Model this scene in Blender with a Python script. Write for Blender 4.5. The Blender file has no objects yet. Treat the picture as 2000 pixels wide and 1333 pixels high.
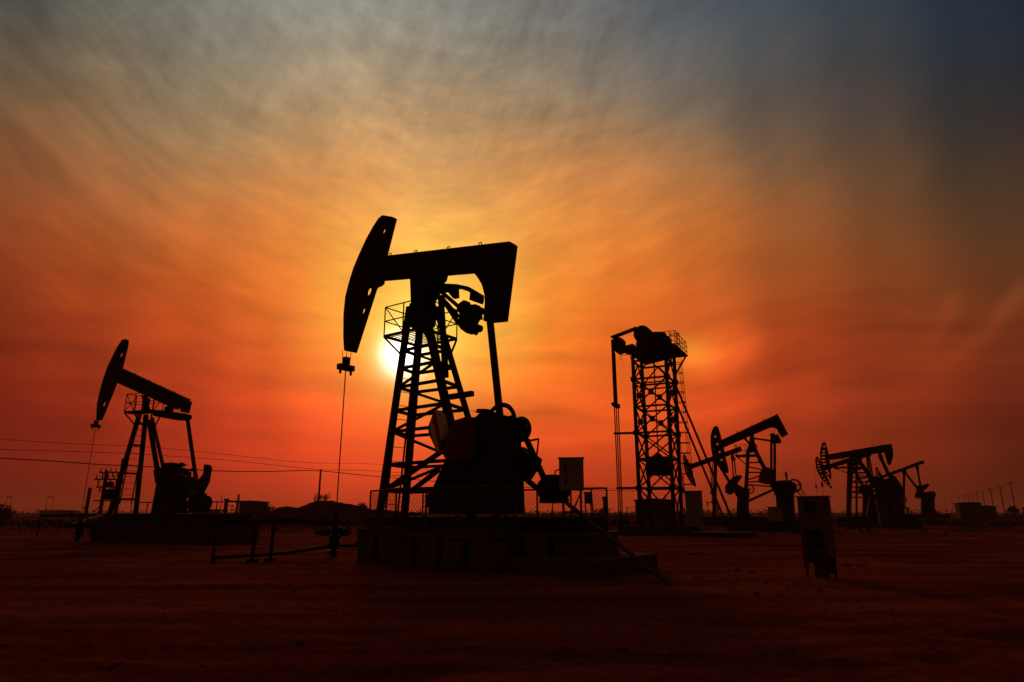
import bpy, bmesh, math, random
import numpy as np
from mathutils import Vector, Matrix, geometry, noise
random.seed(7)
R = math.radians
scene = bpy.context.scene
COL = scene.collection

# ------------------------------------------------------------------ camera
F, PITCH, EYE = 1273.0, R(14.7), 1.6           # focal length in pixels of the 2000 px wide photograph
cam_d = bpy.data.cameras.new('camera')
cam = bpy.data.objects.new('camera', cam_d); COL.objects.link(cam)
cam.location = (0, 0, EYE); cam.rotation_euler = (math.pi/2 + PITCH, 0, 0)
cam_d.sensor_width = 36; cam_d.lens = 36*F/2000; cam_d.clip_start = 0.1; cam_d.clip_end = 8000
scene.camera = cam
scene.view_settings.view_transform = 'Standard'; scene.view_settings.look = 'None'
scene.view_settings.gamma = 1; scene.view_settings.exposure = 0
scene.cycles.max_bounces = 5; scene.cycles.volume_bounces = 0
scene.cycles.use_denoising = True

FW = Vector((0, math.cos(PITCH), math.sin(PITCH))); UP = Vector((0, -math.sin(PITCH), math.cos(PITCH))); CAM = Vector((0, 0, EYE))
def ray(px, py): return FW + Vector((1, 0, 0))*((px-1000)/F) + UP*((666.5-py)/F)
def azel(px, py):
    d = ray(px, py).normalized(); return math.atan2(d.x, d.y), math.asin(d.z)
def to_px(d):
    k = d.dot(FW)
    return 1000+F*d.x/k, 666.5-F*d.dot(UP)/k
def ground(px, py, z=0.0):
    d = ray(px, py); return CAM + d*((z-EYE)/d.z)
def at(px, py, Y):
    d = ray(px, py); return CAM + d*(Y/d.y)
def col_at(px, Y, z=0.0):                       # point at depth Y and height z whose column is px near the horizon
    p = at(px, 1000, Y); p.z = z; return p

# ------------------------------------------------------------------ sky, sun
SUN_AZ, SUN_EL = azel(788, 692)
def lin(c):
    c = c/255.0
    return c/12.92 if c <= 0.04045 else ((c+0.055)/1.055)**2.4
GX = [0, 300, 550, 700, 850, 1000, 1150, 1350, 1550, 1780, 2000]
SKY = [  # (row y, colours along GX): colours of the evening sky by direction
 (0,   [(66,74,72),(105,107,100),(128,131,126),(136,139,134),(128,131,127),(114,116,115),(98,102,106),(76,85,93),(62,72,82),(38,53,65),(18,31,50)]),
 (100, [(80,72,62),(120,112,96),(142,133,114),(152,144,124),(145,137,119),(132,126,110),(118,113,104),(98,97,94),(70,73,76),(45,52,60),(26,35,48)]),
 (200, [(112,86,58),(146,120,86),(165,140,102),(173,148,108),(166,141,105),(152,128,97),(134,115,92),(108,98,86),(80,73,67),(53,51,49),(36,38,40)]),
 (300, [(128,77,47),(166,119,74),(193,139,86),(205,150,95),(202,149,95),(190,140,90),(172,127,84),(140,109,77),(104,80,60),(68,57,46),(48,42,37)]),
 (400, [(136,70,37),(178,100,50),(212,130,66),(232,150,78),(234,164,92),(222,150,84),(208,134,74),(180,113,62),(132,84,53),(92,64,43),(68,50,36)]),
 (500, [(132,58,30),(180,88,42),(218,116,52),(236,158,74),(238,178,88),(232,154,76),(224,134,62),(200,112,50),(148,80,44),(106,63,37),(84,50,32)]),
 (600, [(126,46,24),(172,72,33),(216,98,40),(236,142,54),(240,188,84),(234,150,58),(228,116,44),(192,90,40),(150,72,36),(116,56,31),(98,46,27)]),
 (700, [(122,34,18),(166,60,28),(208,80,34),(238,112,40),(240,158,58),(238,128,44),(234,108,38),(208,86,36),(166,62,30),(130,49,26),(106,38,23)]),
 (800, [(110,27,15),(156,46,24),(212,66,31),(240,76,33),(236,82,32),(224,84,30),(232,92,34),(212,76,32),(168,57,28),(128,44,23),(92,30,18)]),
 (900, [(110,25,17),(148,37,21),(200,54,28),(232,64,32),(222,62,31),(204,60,30),(204,62,29),(172,53,26),(142,44,23),(112,36,20),(80,27,15)]),
 (985, [(88,20,13),(120,31,19),(152,38,23),(170,41,25),(170,42,25),(166,46,26),(158,46,24),(130,41,21),(108,34,19),(88,28,17),(70,23,13)]),
]
SKYA = np.array([[[lin(c) for c in k] for k in r[1]] for r in SKY]); SKYY = [r[0] for r in SKY]
for j_, y_ in enumerate(SKYY):
    f_ = min(1.0, max(0.0, (y_-250)/300)); SKYA[j_] *= np.array([1+0.10*f_, 1+0.0*f_, 1-0.35*f_]); SKYA[j_][0] *= np.array([1-0.14*f_, 1-0.22*f_, 1-0.2*f_]); SKYA[j_][1] *= np.array([1-0.08*f_, 1-0.16*f_, 1-0.15*f_])
def sky_colour(az, el):
    d = Vector((math.sin(az)*math.cos(el), math.cos(az)*math.cos(el), math.sin(el)))
    if d.dot(FW) < 0.25: px = 2000 if az > 0 else 0; py = 0
    else: px, py = to_px(d)
    over = max(0, -py)/800.0
    cx, cy = min(max(px, 0), 2000), min(max(py, 0), 985)
    i = max(0, min(len(GX)-2, int(np.searchsorted(GX, cx, 'right')-1))); j = max(0, min(len(SKYY)-2, int(np.searchsorted(SKYY, cy, 'right')-1)))
    u = (cx-GX[i])/(GX[i+1]-GX[i]); v = (cy-SKYY[j])/(SKYY[j+1]-SKYY[j])
    c = (SKYA[j,i]*(1-u)+SKYA[j,i+1]*u)*(1-v) + (SKYA[j+1,i]*(1-u)+SKYA[j+1,i+1]*u)*v
    far = np.array([0.008, 0.008, 0.012])
    k = min(1.0, over)
    k = k*k*(3-2*k)
    return c*(1-k) + far*k

def new_world():
    w = bpy.data.worlds.new('World'); scene.world = w; w.use_nodes = True
    nt = w.node_tree; nt.nodes.clear(); N, L = nt.nodes, nt.links
    def node(t, **kw):
        n = N.new(t)
        for k, v in kw.items(): setattr(n, k, v)
        return n
    def val(s, x):
        if hasattr(x, 'is_output') or isinstance(x, bpy.types.NodeSocket): L.new(x, s)
        else: s.default_value = x
    def M(op, a, b=0.0, c=0.0):
        n = node('ShaderNodeMath', operation=op)
        val(n.inputs[0], a); val(n.inputs[1], b); val(n.inputs[2], c); return n.outputs[0]
    def smooth(x, a, b, lo=0.0, hi=1.0):
        n = node('ShaderNodeMapRange', interpolation_type='SMOOTHSTEP')
        val(n.inputs[0], x); n.inputs[1].default_value = a; n.inputs[2].default_value = b
        n.inputs[3].default_value = lo; n.inputs[4].default_value = hi; return n.outputs[0]
    def mix(f, a, b, blend='MIX'):
        n = node('ShaderNodeMix', data_type='RGBA', blend_type=blend)
        n.clamp_factor = False
        val(n.inputs[0], f); val(n.inputs[6], a); val(n.inputs[7], b); return n.outputs[2]
    tc = node('ShaderNodeTexCoord'); sep = node('ShaderNodeSeparateXYZ'); L.new(tc.outputs['Generated'], sep.inputs[0])
    X, Y, Z = sep.outputs
    az = M('ARCTAN2', X, Y); el = M('ARCSINE', M('MINIMUM', M('MAXIMUM', Z, -1.0), 1.0))
    # slow wander so that the colour bands are not ruled lines
    nw = node('ShaderNodeTexNoise'); L.new(tc.outputs['Generated'], nw.inputs['Vector']); nw.inputs['Scale'].default_value = 3.0; nw.inputs['Detail'].default_value = 3
    sw = node('ShaderNodeSeparateColor'); L.new(nw.outputs['Color'], sw.inputs[0])
    azw = M('ADD', az, M('MULTIPLY', M('SUBTRACT', sw.outputs[0], 0.5), 0.14))
    elw = M('ADD', el, M('MULTIPLY', M('MULTIPLY', M('SUBTRACT', sw.outputs[1], 0.5), 0.12), smooth(el, 0.0, 0.3)))
    EL = [-2, 0.5, 4, 8, 12, 16, 20, 24, 28, 32, 36, 40, 46, 55, 70, 90]
    cols = [-75, -52, -42, -34, -27, -20, -14, -8, -2, 4, 10, 17, 24, 31, 38, 48, 70]
    t = M('DIVIDE', M('ADD', elw, R(2)), R(92)); acc = None
    prev = None
    for a in cols:
        rp = node('ShaderNodeValToRGB'); cr = rp.color_ramp; cr.interpolation = 'B_SPLINE'
        while len(cr.elements) < len(EL): cr.elements.new(0.5)
        for i, e in enumerate(EL):
            c = sky_colour(R(a), R(e)); cr.elements[i].position = (e+2)/92.0
            k = 1.0 if abs(a) < 60 else 0.45
            cr.elements[i].color = (c[0]*k, c[1]*k, c[2]*k, 1)
        L.new(t, rp.inputs[0])
        acc = rp.outputs[0] if acc is None else mix(smooth(azw, R(prev), R(a)), acc, rp.outputs[0])
        prev = a
    # the unlit half of the sky behind the viewer
    back = smooth(M('ABSOLUTE', az), R(65), R(115))
    acc = mix(back, acc, (0.055, 0.022, 0.011, 1))
    # thin cloud sheet, streaks running towards the sun
    sa, ca = math.sin(SUN_AZ+0.03), math.cos(SUN_AZ+0.03)
    zz = M('ADD', M('MAXIMUM', Z, 0.0), 0.16)
    along = M('DIVIDE', M('ADD', M('MULTIPLY', X, sa), M('MULTIPLY', Y, ca)), zz)
    across = M('DIVIDE', M('SUBTRACT', M('MULTIPLY', X, ca), M('MULTIPLY', Y, sa)), zz)
    def cloud(u, v, su, sv, scale, detail, rough, dist, seed):
        cb = node('ShaderNodeCombineXYZ'); L.new(M('MULTIPLY', u, su), cb.inputs[0]); L.new(M('MULTIPLY', v, sv), cb.inputs[1]); cb.inputs[2].default_value = seed
        n = node('ShaderNodeTexNoise'); L.new(cb.outputs[0], n.inputs['Vector'])
        n.inputs['Scale'].default_value = scale; n.inputs['Detail'].default_value = detail; n.inputs['Roughness'].default_value = rough; n.inputs['Distortion'].default_value = dist
        return n.outputs[0]
    # the streaks sag towards the sun: coordinates along and across those curved bands
    dz = M('SUBTRACT', azw, -0.10)
    band = M('SUBTRACT', elw, M('MULTIPLY', M('MULTIPLY', dz, dz), 0.45))
    tilt = M('ADD', M('MULTIPLY', azw, 0.55), band)
    c1 = cloud(az, band, 2.8, 8.6, 1.7, 9, 0.6, 0.0, 3.1)
    c2 = cloud(az, band, 5.5, 15.0, 2.3, 9, 0.62, 0.0, 8.3)
    c3 = cloud(az, band, 3.0, 5.0, 1.1, 3, 0.5, 0.2, 1.7)
    c4 = cloud(tilt, M('SUBTRACT', az, M('MULTIPLY', band, 0.6)), 5.5, 12.0, 2.4, 9, 0.62, 0.0, 5.2)
    s = M('ADD', M('ADD', M('MULTIPLY', M('SUBTRACT', c1, 0.5), 1.0), M('MULTIPLY', M('SUBTRACT', c2, 0.5), 0.75)), M('MULTIPLY', M('SUBTRACT', c3, 0.5), 0.3))
    s = M('ADD', s, M('MULTIPLY', M('MULTIPLY', M('SUBTRACT', c4, 0.5), 0.8), smooth(el, R(24), R(34))))
    c5 = cloud(az, elw, 2.2, 16.0, 1.5, 5, 0.5, 0.2, 11.4)
    bars = M('MULTIPLY', M('MULTIPLY', M('SUBTRACT', c5, 0.52), 0.95), M('MULTIPLY', smooth(el, R(22), R(12)), smooth(el, R(2), R(7))))
    amp = M('MULTIPLY', M('MULTIPLY', smooth(el, R(8), R(26), 0.38, 1.0), smooth(az, R(6), R(28), 1.0, 0.3)), smooth(el, R(0), R(8), 0.25, 1.0))
    gain = M('ADD', M('ADD', 1.0, bars), M('MULTIPLY', M('MULTIPLY', M('ADD', s, 0.05), amp), 0.8))
    acc = mix(1.0, acc, gain, 'MULTIPLY')
    # named cirrus wisps on the right (lines in azimuth / elevation)
    def wisp(p, q, w, strength):
        (a0, e0), (a1, e1) = azel(*p), azel(*q)
        dx, dy = a1-a0, e1-e0; ln = math.hypot(dx, dy); dx /= ln; dy /= ln
        u = M('ADD', M('MULTIPLY', M('SUBTRACT', azw, a0), dx), M('MULTIPLY', M('SUBTRACT', elw, e0), dy))
        v = M('SUBTRACT', M('MULTIPLY', M('SUBTRACT', azw, a0), dy), M('MULTIPLY', M('SUBTRACT', elw, e0), dx))
        g = M('POWER', 2.718, M('MULTIPLY', M('MULTIPLY', v, v), -1.0/(w*w)))
        m = M('MULTIPLY', smooth(u, -0.05, ln*0.35), smooth(u, ln*0.75, ln*1.25, 1.0, 0.0))
        return M('MULTIPLY', M('MULTIPLY', g, m), M('MULTIPLY', strength, M('ADD', 0.4, c1)))
    for p, q, w, k in [((1850, 705), (2010, 525), 0.011, 0.42), ((1810, 690), (1850, 570), 0.013, 0.22), ((1340, 800), (1640, 752), 0.010, 0.16), ((1330, 735), (1500, 685), 0.026, 0.5), ((1330, 690), (1480, 640), 0.016, 0.25), ((1330, 640), (1500, 590), 0.020, 0.12)]:
        acc = mix(1.0, acc, M('ADD', 1.0, wisp(p, q, w, k)), 'MULTIPLY')
    # sun: overexposed disc with its glow, and the faint mock sun 25 degrees to its right
    def glow(a0, e0, sx, sy, p=1.0):
        dx = M('DIVIDE', M('MULTIPLY', M('SUBTRACT', az, a0), math.cos(e0)), sx); dy = M('DIVIDE', M('SUBTRACT', el, e0), sy)
        r2 = M('ADD', M('MULTIPLY', dx, dx), M('MULTIPLY', dy, dy))
        return M('POWER', 2.718, M('MULTIPLY', M('POWER', r2, p), -1.0))
    def add(acc, f, c): return mix(f, acc, (*c, 1), 'ADD')
    acc = add(acc, glow(SUN_AZ+R(1.5), SUN_EL+R(2.2), R(8.5), R(7.5)), (0.10, 0.20, 0.03))
    acc = add(acc, glow(SUN_AZ+R(0.5), SUN_EL+R(0.6), R(3.3), R(3.2)), (0.3, 0.42, 0.10))
    acc = add(acc, glow(SUN_AZ, SUN_EL, R(1.6), R(1.65), 1.15), (2.2, 2.2, 2.2))
    ma, me = azel(1352, 690)
    acc = add(acc, glow(ma, me, R(1.9), R(1.5)), (0.10, 0.13, 0.01))
    bg = node('ShaderNodeBackground'); L.new(acc, bg.inputs[0]); bg.inputs[1].default_value = 1.0
    # a trace of clear-air skylight from the physical sky model
    st = node('ShaderNodeTexSky', sky_type='NISHITA'); st.sun_disc = False; st.sun_elevation = SUN_EL; st.sun_rotation = SUN_AZ
    bg2 = node('ShaderNodeBackground'); L.new(st.outputs[0], bg2.inputs[0]); bg2.inputs[1].default_value = 0.0004
    ad = node('ShaderNodeAddShader'); L.new(bg.outputs[0], ad.inputs[0]); L.new(bg2.outputs[0], ad.inputs[1])
    out = node('ShaderNodeOutputWorld'); L.new(ad.outputs[0], out.inputs[0])
    scene.world.cycles.sampling_method = 'MANUAL'; scene.world.cycles.sample_map_resolution = 1024
new_world()
sun_d = bpy.data.lights.new('sun', 'SUN'); sun_d.energy = 0.4; sun_d.angle = R(3.0); sun_d.color = (1.0, 0.26, 0.10)
sun = bpy.data.objects.new('sun', sun_d); COL.objects.link(sun)
sdir = Vector((math.sin(SUN_AZ)*math.cos(SUN_EL), math.cos(SUN_AZ)*math.cos(SUN_EL), math.sin(SUN_EL)))
sun.rotation_euler = (-sdir).to_track_quat('-Z', 'Y').to_euler(); sun.location = (0, 0, 60)

# ------------------------------------------------------------------ materials
def mat(name, base, rough=0.7, var=0.35, scale=3.0, bump=0.0, metal=0.0, spec=0.3, second=None, bscale=None):
    m = bpy.data.materials.new(name); m.use_nodes = True; nt = m.node_tree; N, L = nt.nodes, nt.links
    b = N['Principled BSDF']; b.inputs['Roughness'].default_value = rough; b.inputs['Metallic'].default_value = metal
    b.inputs['Specular IOR Level'].default_value = spec
    tc = N.new('ShaderNodeTexCoord'); n = N.new('ShaderNodeTexNoise'); n.inputs['Scale'].default_value = scale; n.inputs['Detail'].default_value = 7
    L.new(tc.outputs['Object'], n.inputs['Vector'])
    rp = N.new('ShaderNodeValToRGB'); L.new(n.outputs[0], rp.inputs[0])
    c2 = second or tuple(x*(1-var) for x in base)
    rp.color_ramp.elements[0].position = 0.35; rp.color_ramp.elements[0].color = (*c2, 1)
    rp.color_ramp.elements[1].position = 0.68; rp.color_ramp.elements[1].color = (*base, 1)
    L.new(rp.outputs[0], b.inputs['Base Color'])
    if bump:
        bn = N.new('ShaderNodeBump'); bn.inputs['Strength'].default_value = bump; bn.inputs['Distance'].default_value = 0.05
        n2 = N.new('ShaderNodeTexNoise'); n2.inputs['Scale'].default_value = bscale or scale*5; n2.inputs['Detail'].default_value = 6
        L.new(tc.outputs['Object'], n2.inputs['Vector']); L.new(n2.outputs[0], bn.inputs['Height']); L.new(bn.outputs[0], b.inputs['Normal'])
    return m
STEEL = mat('dark_painted_steel', (0.05, 0.016, 0.013), 0.75, 0.5, 2.5, spec=0.08, second=(0.028, 0.010, 0.008))
RED = mat('red_painted_steel', (0.16, 0.022, 0.018), 0.75, 0.4, 2.5, spec=0.08)
IRON = mat('dark_cast_iron', (0.03, 0.016, 0.014), 0.75, 0.5, 4, spec=0.08)
GALV = mat('galvanised_steel', (0.12, 0.09, 0.07), 0.7, 0.4, 5, spec=0.1)
CONC = mat('weathered_concrete', (0.13, 0.075, 0.055), 0.95, 0.45, 1.3, 0.5, spec=0.05)
OILY = mat('oil_stained_concrete', (0.10, 0.035, 0.025), 0.9, 0.5, 1.3, 0.5, spec=0.05)  # concrete darkened towards the soil colour so the plinths stand out less
BEIGE = mat('beige_painted_metal', (0.30, 0.22, 0.12), 0.6, 0.3, 1.5, spec=0.2)
RUSTY = mat('weathered_rusty_cabinet', (0.20, 0.095, 0.05), 0.85, 0.55, 4, 0.4, spec=0.05)
BRICK = mat('pale_plaster', (0.11, 0.065, 0.04), 0.95, 0.3, 1.2, spec=0.05)
WOOD = mat('weathered_wood', (0.10, 0.06, 0.045), 0.9, 0.4, 6, spec=0.1)
WIRE = mat('black_cable', (0.02, 0.015, 0.015), 0.7, 0.2, 3, spec=0.1)
RUBBER = mat('black_rubber', (0.015, 0.012, 0.012), 0.8, 0.2, 3, spec=0.1)
LEAF = mat('dry_foliage', (0.05, 0.04, 0.02), 0.9, 0.5, 1.5, spec=0.05)
STRIPE_F, STRIPE_C = 1.8, 0.0
def stripe_mat():
    m = bpy.data.materials.new('red_and_cream_stripes'); m.use_nodes = True; nt = m.node_tree; N, L = nt.nodes, nt.links
    b = N['Principled BSDF']; b.inputs['Roughness'].default_value = 0.6; b.inputs['Specular IOR Level'].default_value = 0.2
    tc = N.new('ShaderNodeTexCoord'); dt = N.new('ShaderNodeVectorMath'); dt.operation = 'DOT_PRODUCT'
    L.new(tc.outputs['Object'], dt.inputs[0]); dt.inputs[1].default_value = (math.cos(R(18)), 0, math.sin(R(18)))
    a = N.new('ShaderNodeMath'); a.operation = 'MULTIPLY_ADD'; L.new(dt.outputs['Value'], a.inputs[0]); a.inputs[1].default_value = STRIPE_F; a.inputs[2].default_value = STRIPE_C
    f = N.new('ShaderNodeMath'); f.operation = 'FRACT'; L.new(a.outputs[0], f.inputs[0])
    g = N.new('ShaderNodeMath'); g.operation = 'GREATER_THAN'; L.new(f.outputs[0], g.inputs[0]); g.inputs[1].default_value = 0.5
    mx = N.new('ShaderNodeMix'); mx.data_type = 'RGBA'; L.new(g.outputs[0], mx.inputs[0]); mx.inputs[6].default_value = (0.30, 0.03, 0.025, 1); mx.inputs[7].default_value = (0.72, 0.5, 0.27, 1)
    L.new(mx.outputs[2], b.inputs['Base Color']); return m
def soil_mat():
    m = bpy.data.materials.new('bare_red_soil'); m.use_nodes = True; nt = m.node_tree; N, L = nt.nodes, nt.links
    b = N['Principled BSDF']; b.inputs['Roughness'].default_value = 1.0; b.inputs['Specular IOR Level'].default_value = 0.0
    tc = N.new('ShaderNodeTexCoord')
    def nz(scale, detail, stretch=None, rough=0.6):
        n = N.new('ShaderNodeTexNoise'); n.inputs['Scale'].default_value = scale; n.inputs['Detail'].default_value = detail; n.inputs['Roughness'].default_value = rough
        if stretch:
            mp = N.new('ShaderNodeMapping'); mp.inputs['Scale'].default_value = stretch; mp.inputs['Rotation'].default_value = (0, 0, R(12)); L.new(tc.outputs['Object'], mp.inputs[0]); L.new(mp.outputs[0], n.inputs['Vector'])
        else: L.new(tc.outputs['Object'], n.inputs['Vector'])
        return n.outputs[0]
    def ramp(x, a, ca, b_, cb):
        rp = N.new('ShaderNodeValToRGB'); L.new(x, rp.inputs[0]); e = rp.color_ramp.elements
        e[0].position = a; e[0].color = (*ca, 1); e[1].position = b_; e[1].color = (*cb, 1); return rp.outputs[0]
    def mul(a, c):
        x = N.new('ShaderNodeMix'); x.data_type = 'RGBA'; x.blend_type = 'MULTIPLY'; x.inputs[0].default_value = 1; L.new(a, x.inputs[6]); L.new(c, x.inputs[7]); return x.outputs[2]
    c = ramp(nz(0.22, 8), 0.3, (0.22, 0.050, 0.031), 0.72, (0.40, 0.090, 0.054))
    c = mul(c, ramp(nz(1.0, 6, (0.10, 0.55, 1)), 0.36, (0.5, 0.48, 0.48), 0.6, (1.15, 1.15, 1.15)))
    c = mul(c, ramp(nz(6, 8, None, 0.7), 0.3, (0.45, 0.43, 0.43), 0.7, (1.15, 1.15, 1.15)))
    L.new(c, b.inputs['Base Color'])
    ad = N.new('ShaderNodeMath'); ad.operation = 'ADD'; L.new(nz(14, 8, None, 0.7), ad.inputs[0]); L.new(nz(1.6, 5, (0.25, 1, 1)), ad.inputs[1])
    bn = N.new('ShaderNodeBump'); bn.inputs['Strength'].default_value = 0.8; bn.inputs['Distance'].default_value = 0.08; L.new(ad.outputs[0], bn.inputs['Height']); L.new(bn.outputs[0], b.inputs['Normal'])
    return m
SOIL = soil_mat()

# ------------------------------------------------------------------ mesh helpers
V = Vector
class MB:
    def __init__(s): s.bm = bmesh.new()
    def hexa(s, c):
        v = [s.bm.verts.new(p) for p in c]
        for f in ((3,2,1,0),(4,5,6,7),(0,1,5,4),(1,2,6,5),(2,3,7,6),(3,0,4,7)): s.bm.faces.new([v[i] for i in f])
        return s
    def box(s, x0, x1, y0, y1, z0, z1):
        return s.hexa([(x0,y0,z0),(x1,y0,z0),(x1,y1,z0),(x0,y1,z0),(x0,y0,z1),(x1,y0,z1),(x1,y1,z1),(x0,y1,z1)])
    def frame_of(s, p, q):
        d = (V(q)-V(p)); d.normalize()
        a = V((0,0,1)) if abs(d.z) < 0.95 else V((1,0,0))
        u = d.cross(a).normalized(); return u, d.cross(u).normalized()
    def bar(s, p, q, w, h=None, taper=1.0):
        h = h or w; p, q = V(p), V(q); u, v = s.frame_of(p, q); a, b = u*w/2, v*h/2
        return s.hexa([p-a-b, p+a-b, p+a+b, p-a+b, q-(a+b)*taper, q+(a-b)*taper, q+(a+b)*taper, q+(b-a)*taper])
    def tube(s, pts, r, n=8, cap=True, r1=None):
        pts = [V(p) for p in pts]; rings = []
        for i, p in enumerate(pts):
            a = pts[max(0, i-1)]; b = pts[min(len(pts)-1, i+1)]; u, v = s.frame_of(a, b)
            rr = r if r1 is None else r+(r1-r)*i/(len(pts)-1)
            rings.append([s.bm.verts.new(p+(u*math.cos(t)+v*math.sin(t))*rr) for t in (2*math.pi*k/n for k in range(n))])
        for a, b in zip(rings, rings[1:]):
            for k in range(n): s.bm.faces.new((a[k], a[(k+1)%n], b[(k+1)%n], b[k]))
        if cap: s.bm.faces.new(rings[0][::-1]); s.bm.faces.new(rings[-1])
        return s
    def ring(s, c, ax, Rr, r, n=28, m=6, a0=0.0, a1=2*math.pi):
        c = V(c); ax = V(ax).normalized(); t = V((0,0,1)) if abs(ax.z) < 0.9 else V((1,0,0)); u = ax.cross(t).normalized(); v = ax.cross(u)
        full = abs(a1-a0-2*math.pi) < 1e-6; rows = []
        for i in range(n if full else n+1):
            a = a0+(a1-a0)*i/n; d = u*math.cos(a)+v*math.sin(a)
            rows.append([s.bm.verts.new(c+d*(Rr+r*math.cos(b))+ax*r*math.sin(b)) for b in (2*math.pi*k/m for k in range(m))])
        for i in range(n):
            a, b = rows[i], rows[(i+1) % len(rows)]
            for k in range(m): s.bm.faces.new((a[k], a[(k+1)%m], b[(k+1)%m], b[k]))
        return s
    def cyl(s, c, ax, r, l, n=20, r1=None):
        c = V(c); ax = V(ax).normalized(); return s.tube([c-ax*l/2, c+ax*l/2], r, n, r1=r1)
    def prism(s, poly, y0, y1, holes=()):
        loops = [list(poly)] + [list(h) for h in holes]
        tris = geometry.tessellate_polygon([[V((x, z, 0)) for x, z in lp] for lp in loops])
        flat = [p for lp in loops for p in lp]
        a = [s.bm.verts.new((x, y0, z)) for x, z in flat]; b = [s.bm.verts.new((x, y1, z)) for x, z in flat]
        for t in tris:
            if len(set(t)) == 3:
                try: s.bm.faces.new([a[i] for i in t]); s.bm.faces.new([b[i] for i in t][::-1])
                except ValueError: pass
        o = 0
        for lp in loops:
            n = len(lp)
            for i in range(n):
                j = (i+1) % n; s.bm.faces.new((a[o+i], a[o+j], b[o+j], b[o+i]))
            o += n
        return s
    def build(s, name, m, parent=None, smooth=False, loc=None, bevel=0):
        bmesh.ops.recalc_face_normals(s.bm, faces=s.bm.faces)
        me = bpy.data.meshes.new(name); s.bm.to_mesh(me); s.bm.free(); me.materials.append(m)
        if smooth:
            for p in me.polygons: p.use_smooth = True
        o = bpy.data.objects.new(name, me); COL.objects.link(o)
        if parent: o.parent = parent
        if loc is not None: o.location = loc
        if bevel:
            b = o.modifiers.new('bevel', 'BEVEL'); b.width = bevel; b.segments = 2; b.limit_method = 'ANGLE'
        return o
def tag(o, label, cat, group=None, kind=None):
    o['label'] = label; o['category'] = cat
    if group: o['group'] = group
    if kind: o['kind'] = kind
    return o
def thing(name, label, cat, loc, yaw=0.0, group=None):
    o = bpy.data.objects.new(name, None); COL.objects.link(o); o.location = loc; o.rotation_euler = (0, 0, yaw); o.empty_display_size = 0.3
    return tag(o, label, cat, group)
def children(o): return [c for c in bpy.data.objects if c.parent == o]
def copy_tree(o, parent=None):
    c = o.copy(); COL.objects.link(c); c.parent = parent
    for ch in children(o): copy_tree(ch, c)
    return c

class Tr:                                         # a vertical working plane: photo points become metres in a machine's own frame
    def __init__(s, px, Y, yaw):
        s.o = col_at(px, Y, 0); s.yaw = yaw
        s.b = V((math.cos(yaw), math.sin(yaw), 0)); s.n = V((-math.sin(yaw), math.cos(yaw), 0))
    def P(s, px, py, y=0.0):
        d = ray(px, py); t = ((s.o+s.n*y)-CAM).dot(s.n)/d.dot(s.n); p = CAM+d*t-s.o
        return V((p.dot(s.b), y, p.z))
    def xz(s, pts, y=0.0): return [(q.x, q.z) for q in (s.P(px, py, y) for px, py in pts)]
    def sil(s, poly, y0, y1):                     # outline of a thick piece: its near face gives the left edge, its far face the right edge
        mx = sum(p[0] for p in poly)/len(poly); a, b = s.xz(poly, y0), s.xz(poly, y1)
        if abs(a[0][0]-b[0][0]) > 0.5*(max(q[0] for q in a)-min(q[0] for q in a)): return s.xz(poly, (y0+y1)/2)
        return [(q.x, q.z) for q in (s.P(px, py, y0 if (px < mx) == (s.yaw < 0) else y1) for px, py in poly)]
    def Z(s, px, py, z):
        p = ground(px, py, z)-s.o; return V((p.dot(s.b), p.dot(s.n), z))
def circle(x, z, r, n=14, sx=1.0): return [(x+r*sx*math.cos(2*math.pi*k/n), z+r*math.sin(2*math.pi*k/n)) for k in range(n)]
def lerp(a, b, t): return a+(b-a)*t
def leg_at(top, foot, z): return lerp(top, foot, (z-top.z)/(foot.z-top.z))

GROUP = 'oil pump jacks on the field'
_t = Tr(840, 23, R(-36)); _u = [q.x*math.cos(R(18))+q.z*math.sin(R(18)) for q in (_t.P(845, 841, -1.45), _t.P(867, 841, -1.45))]
STRIPE_F = 1.25/(_u[1]-_u[0]); STRIPE_C = 0.75-_u[0]*STRIPE_F+20
STRIPE = stripe_mat()
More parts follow.
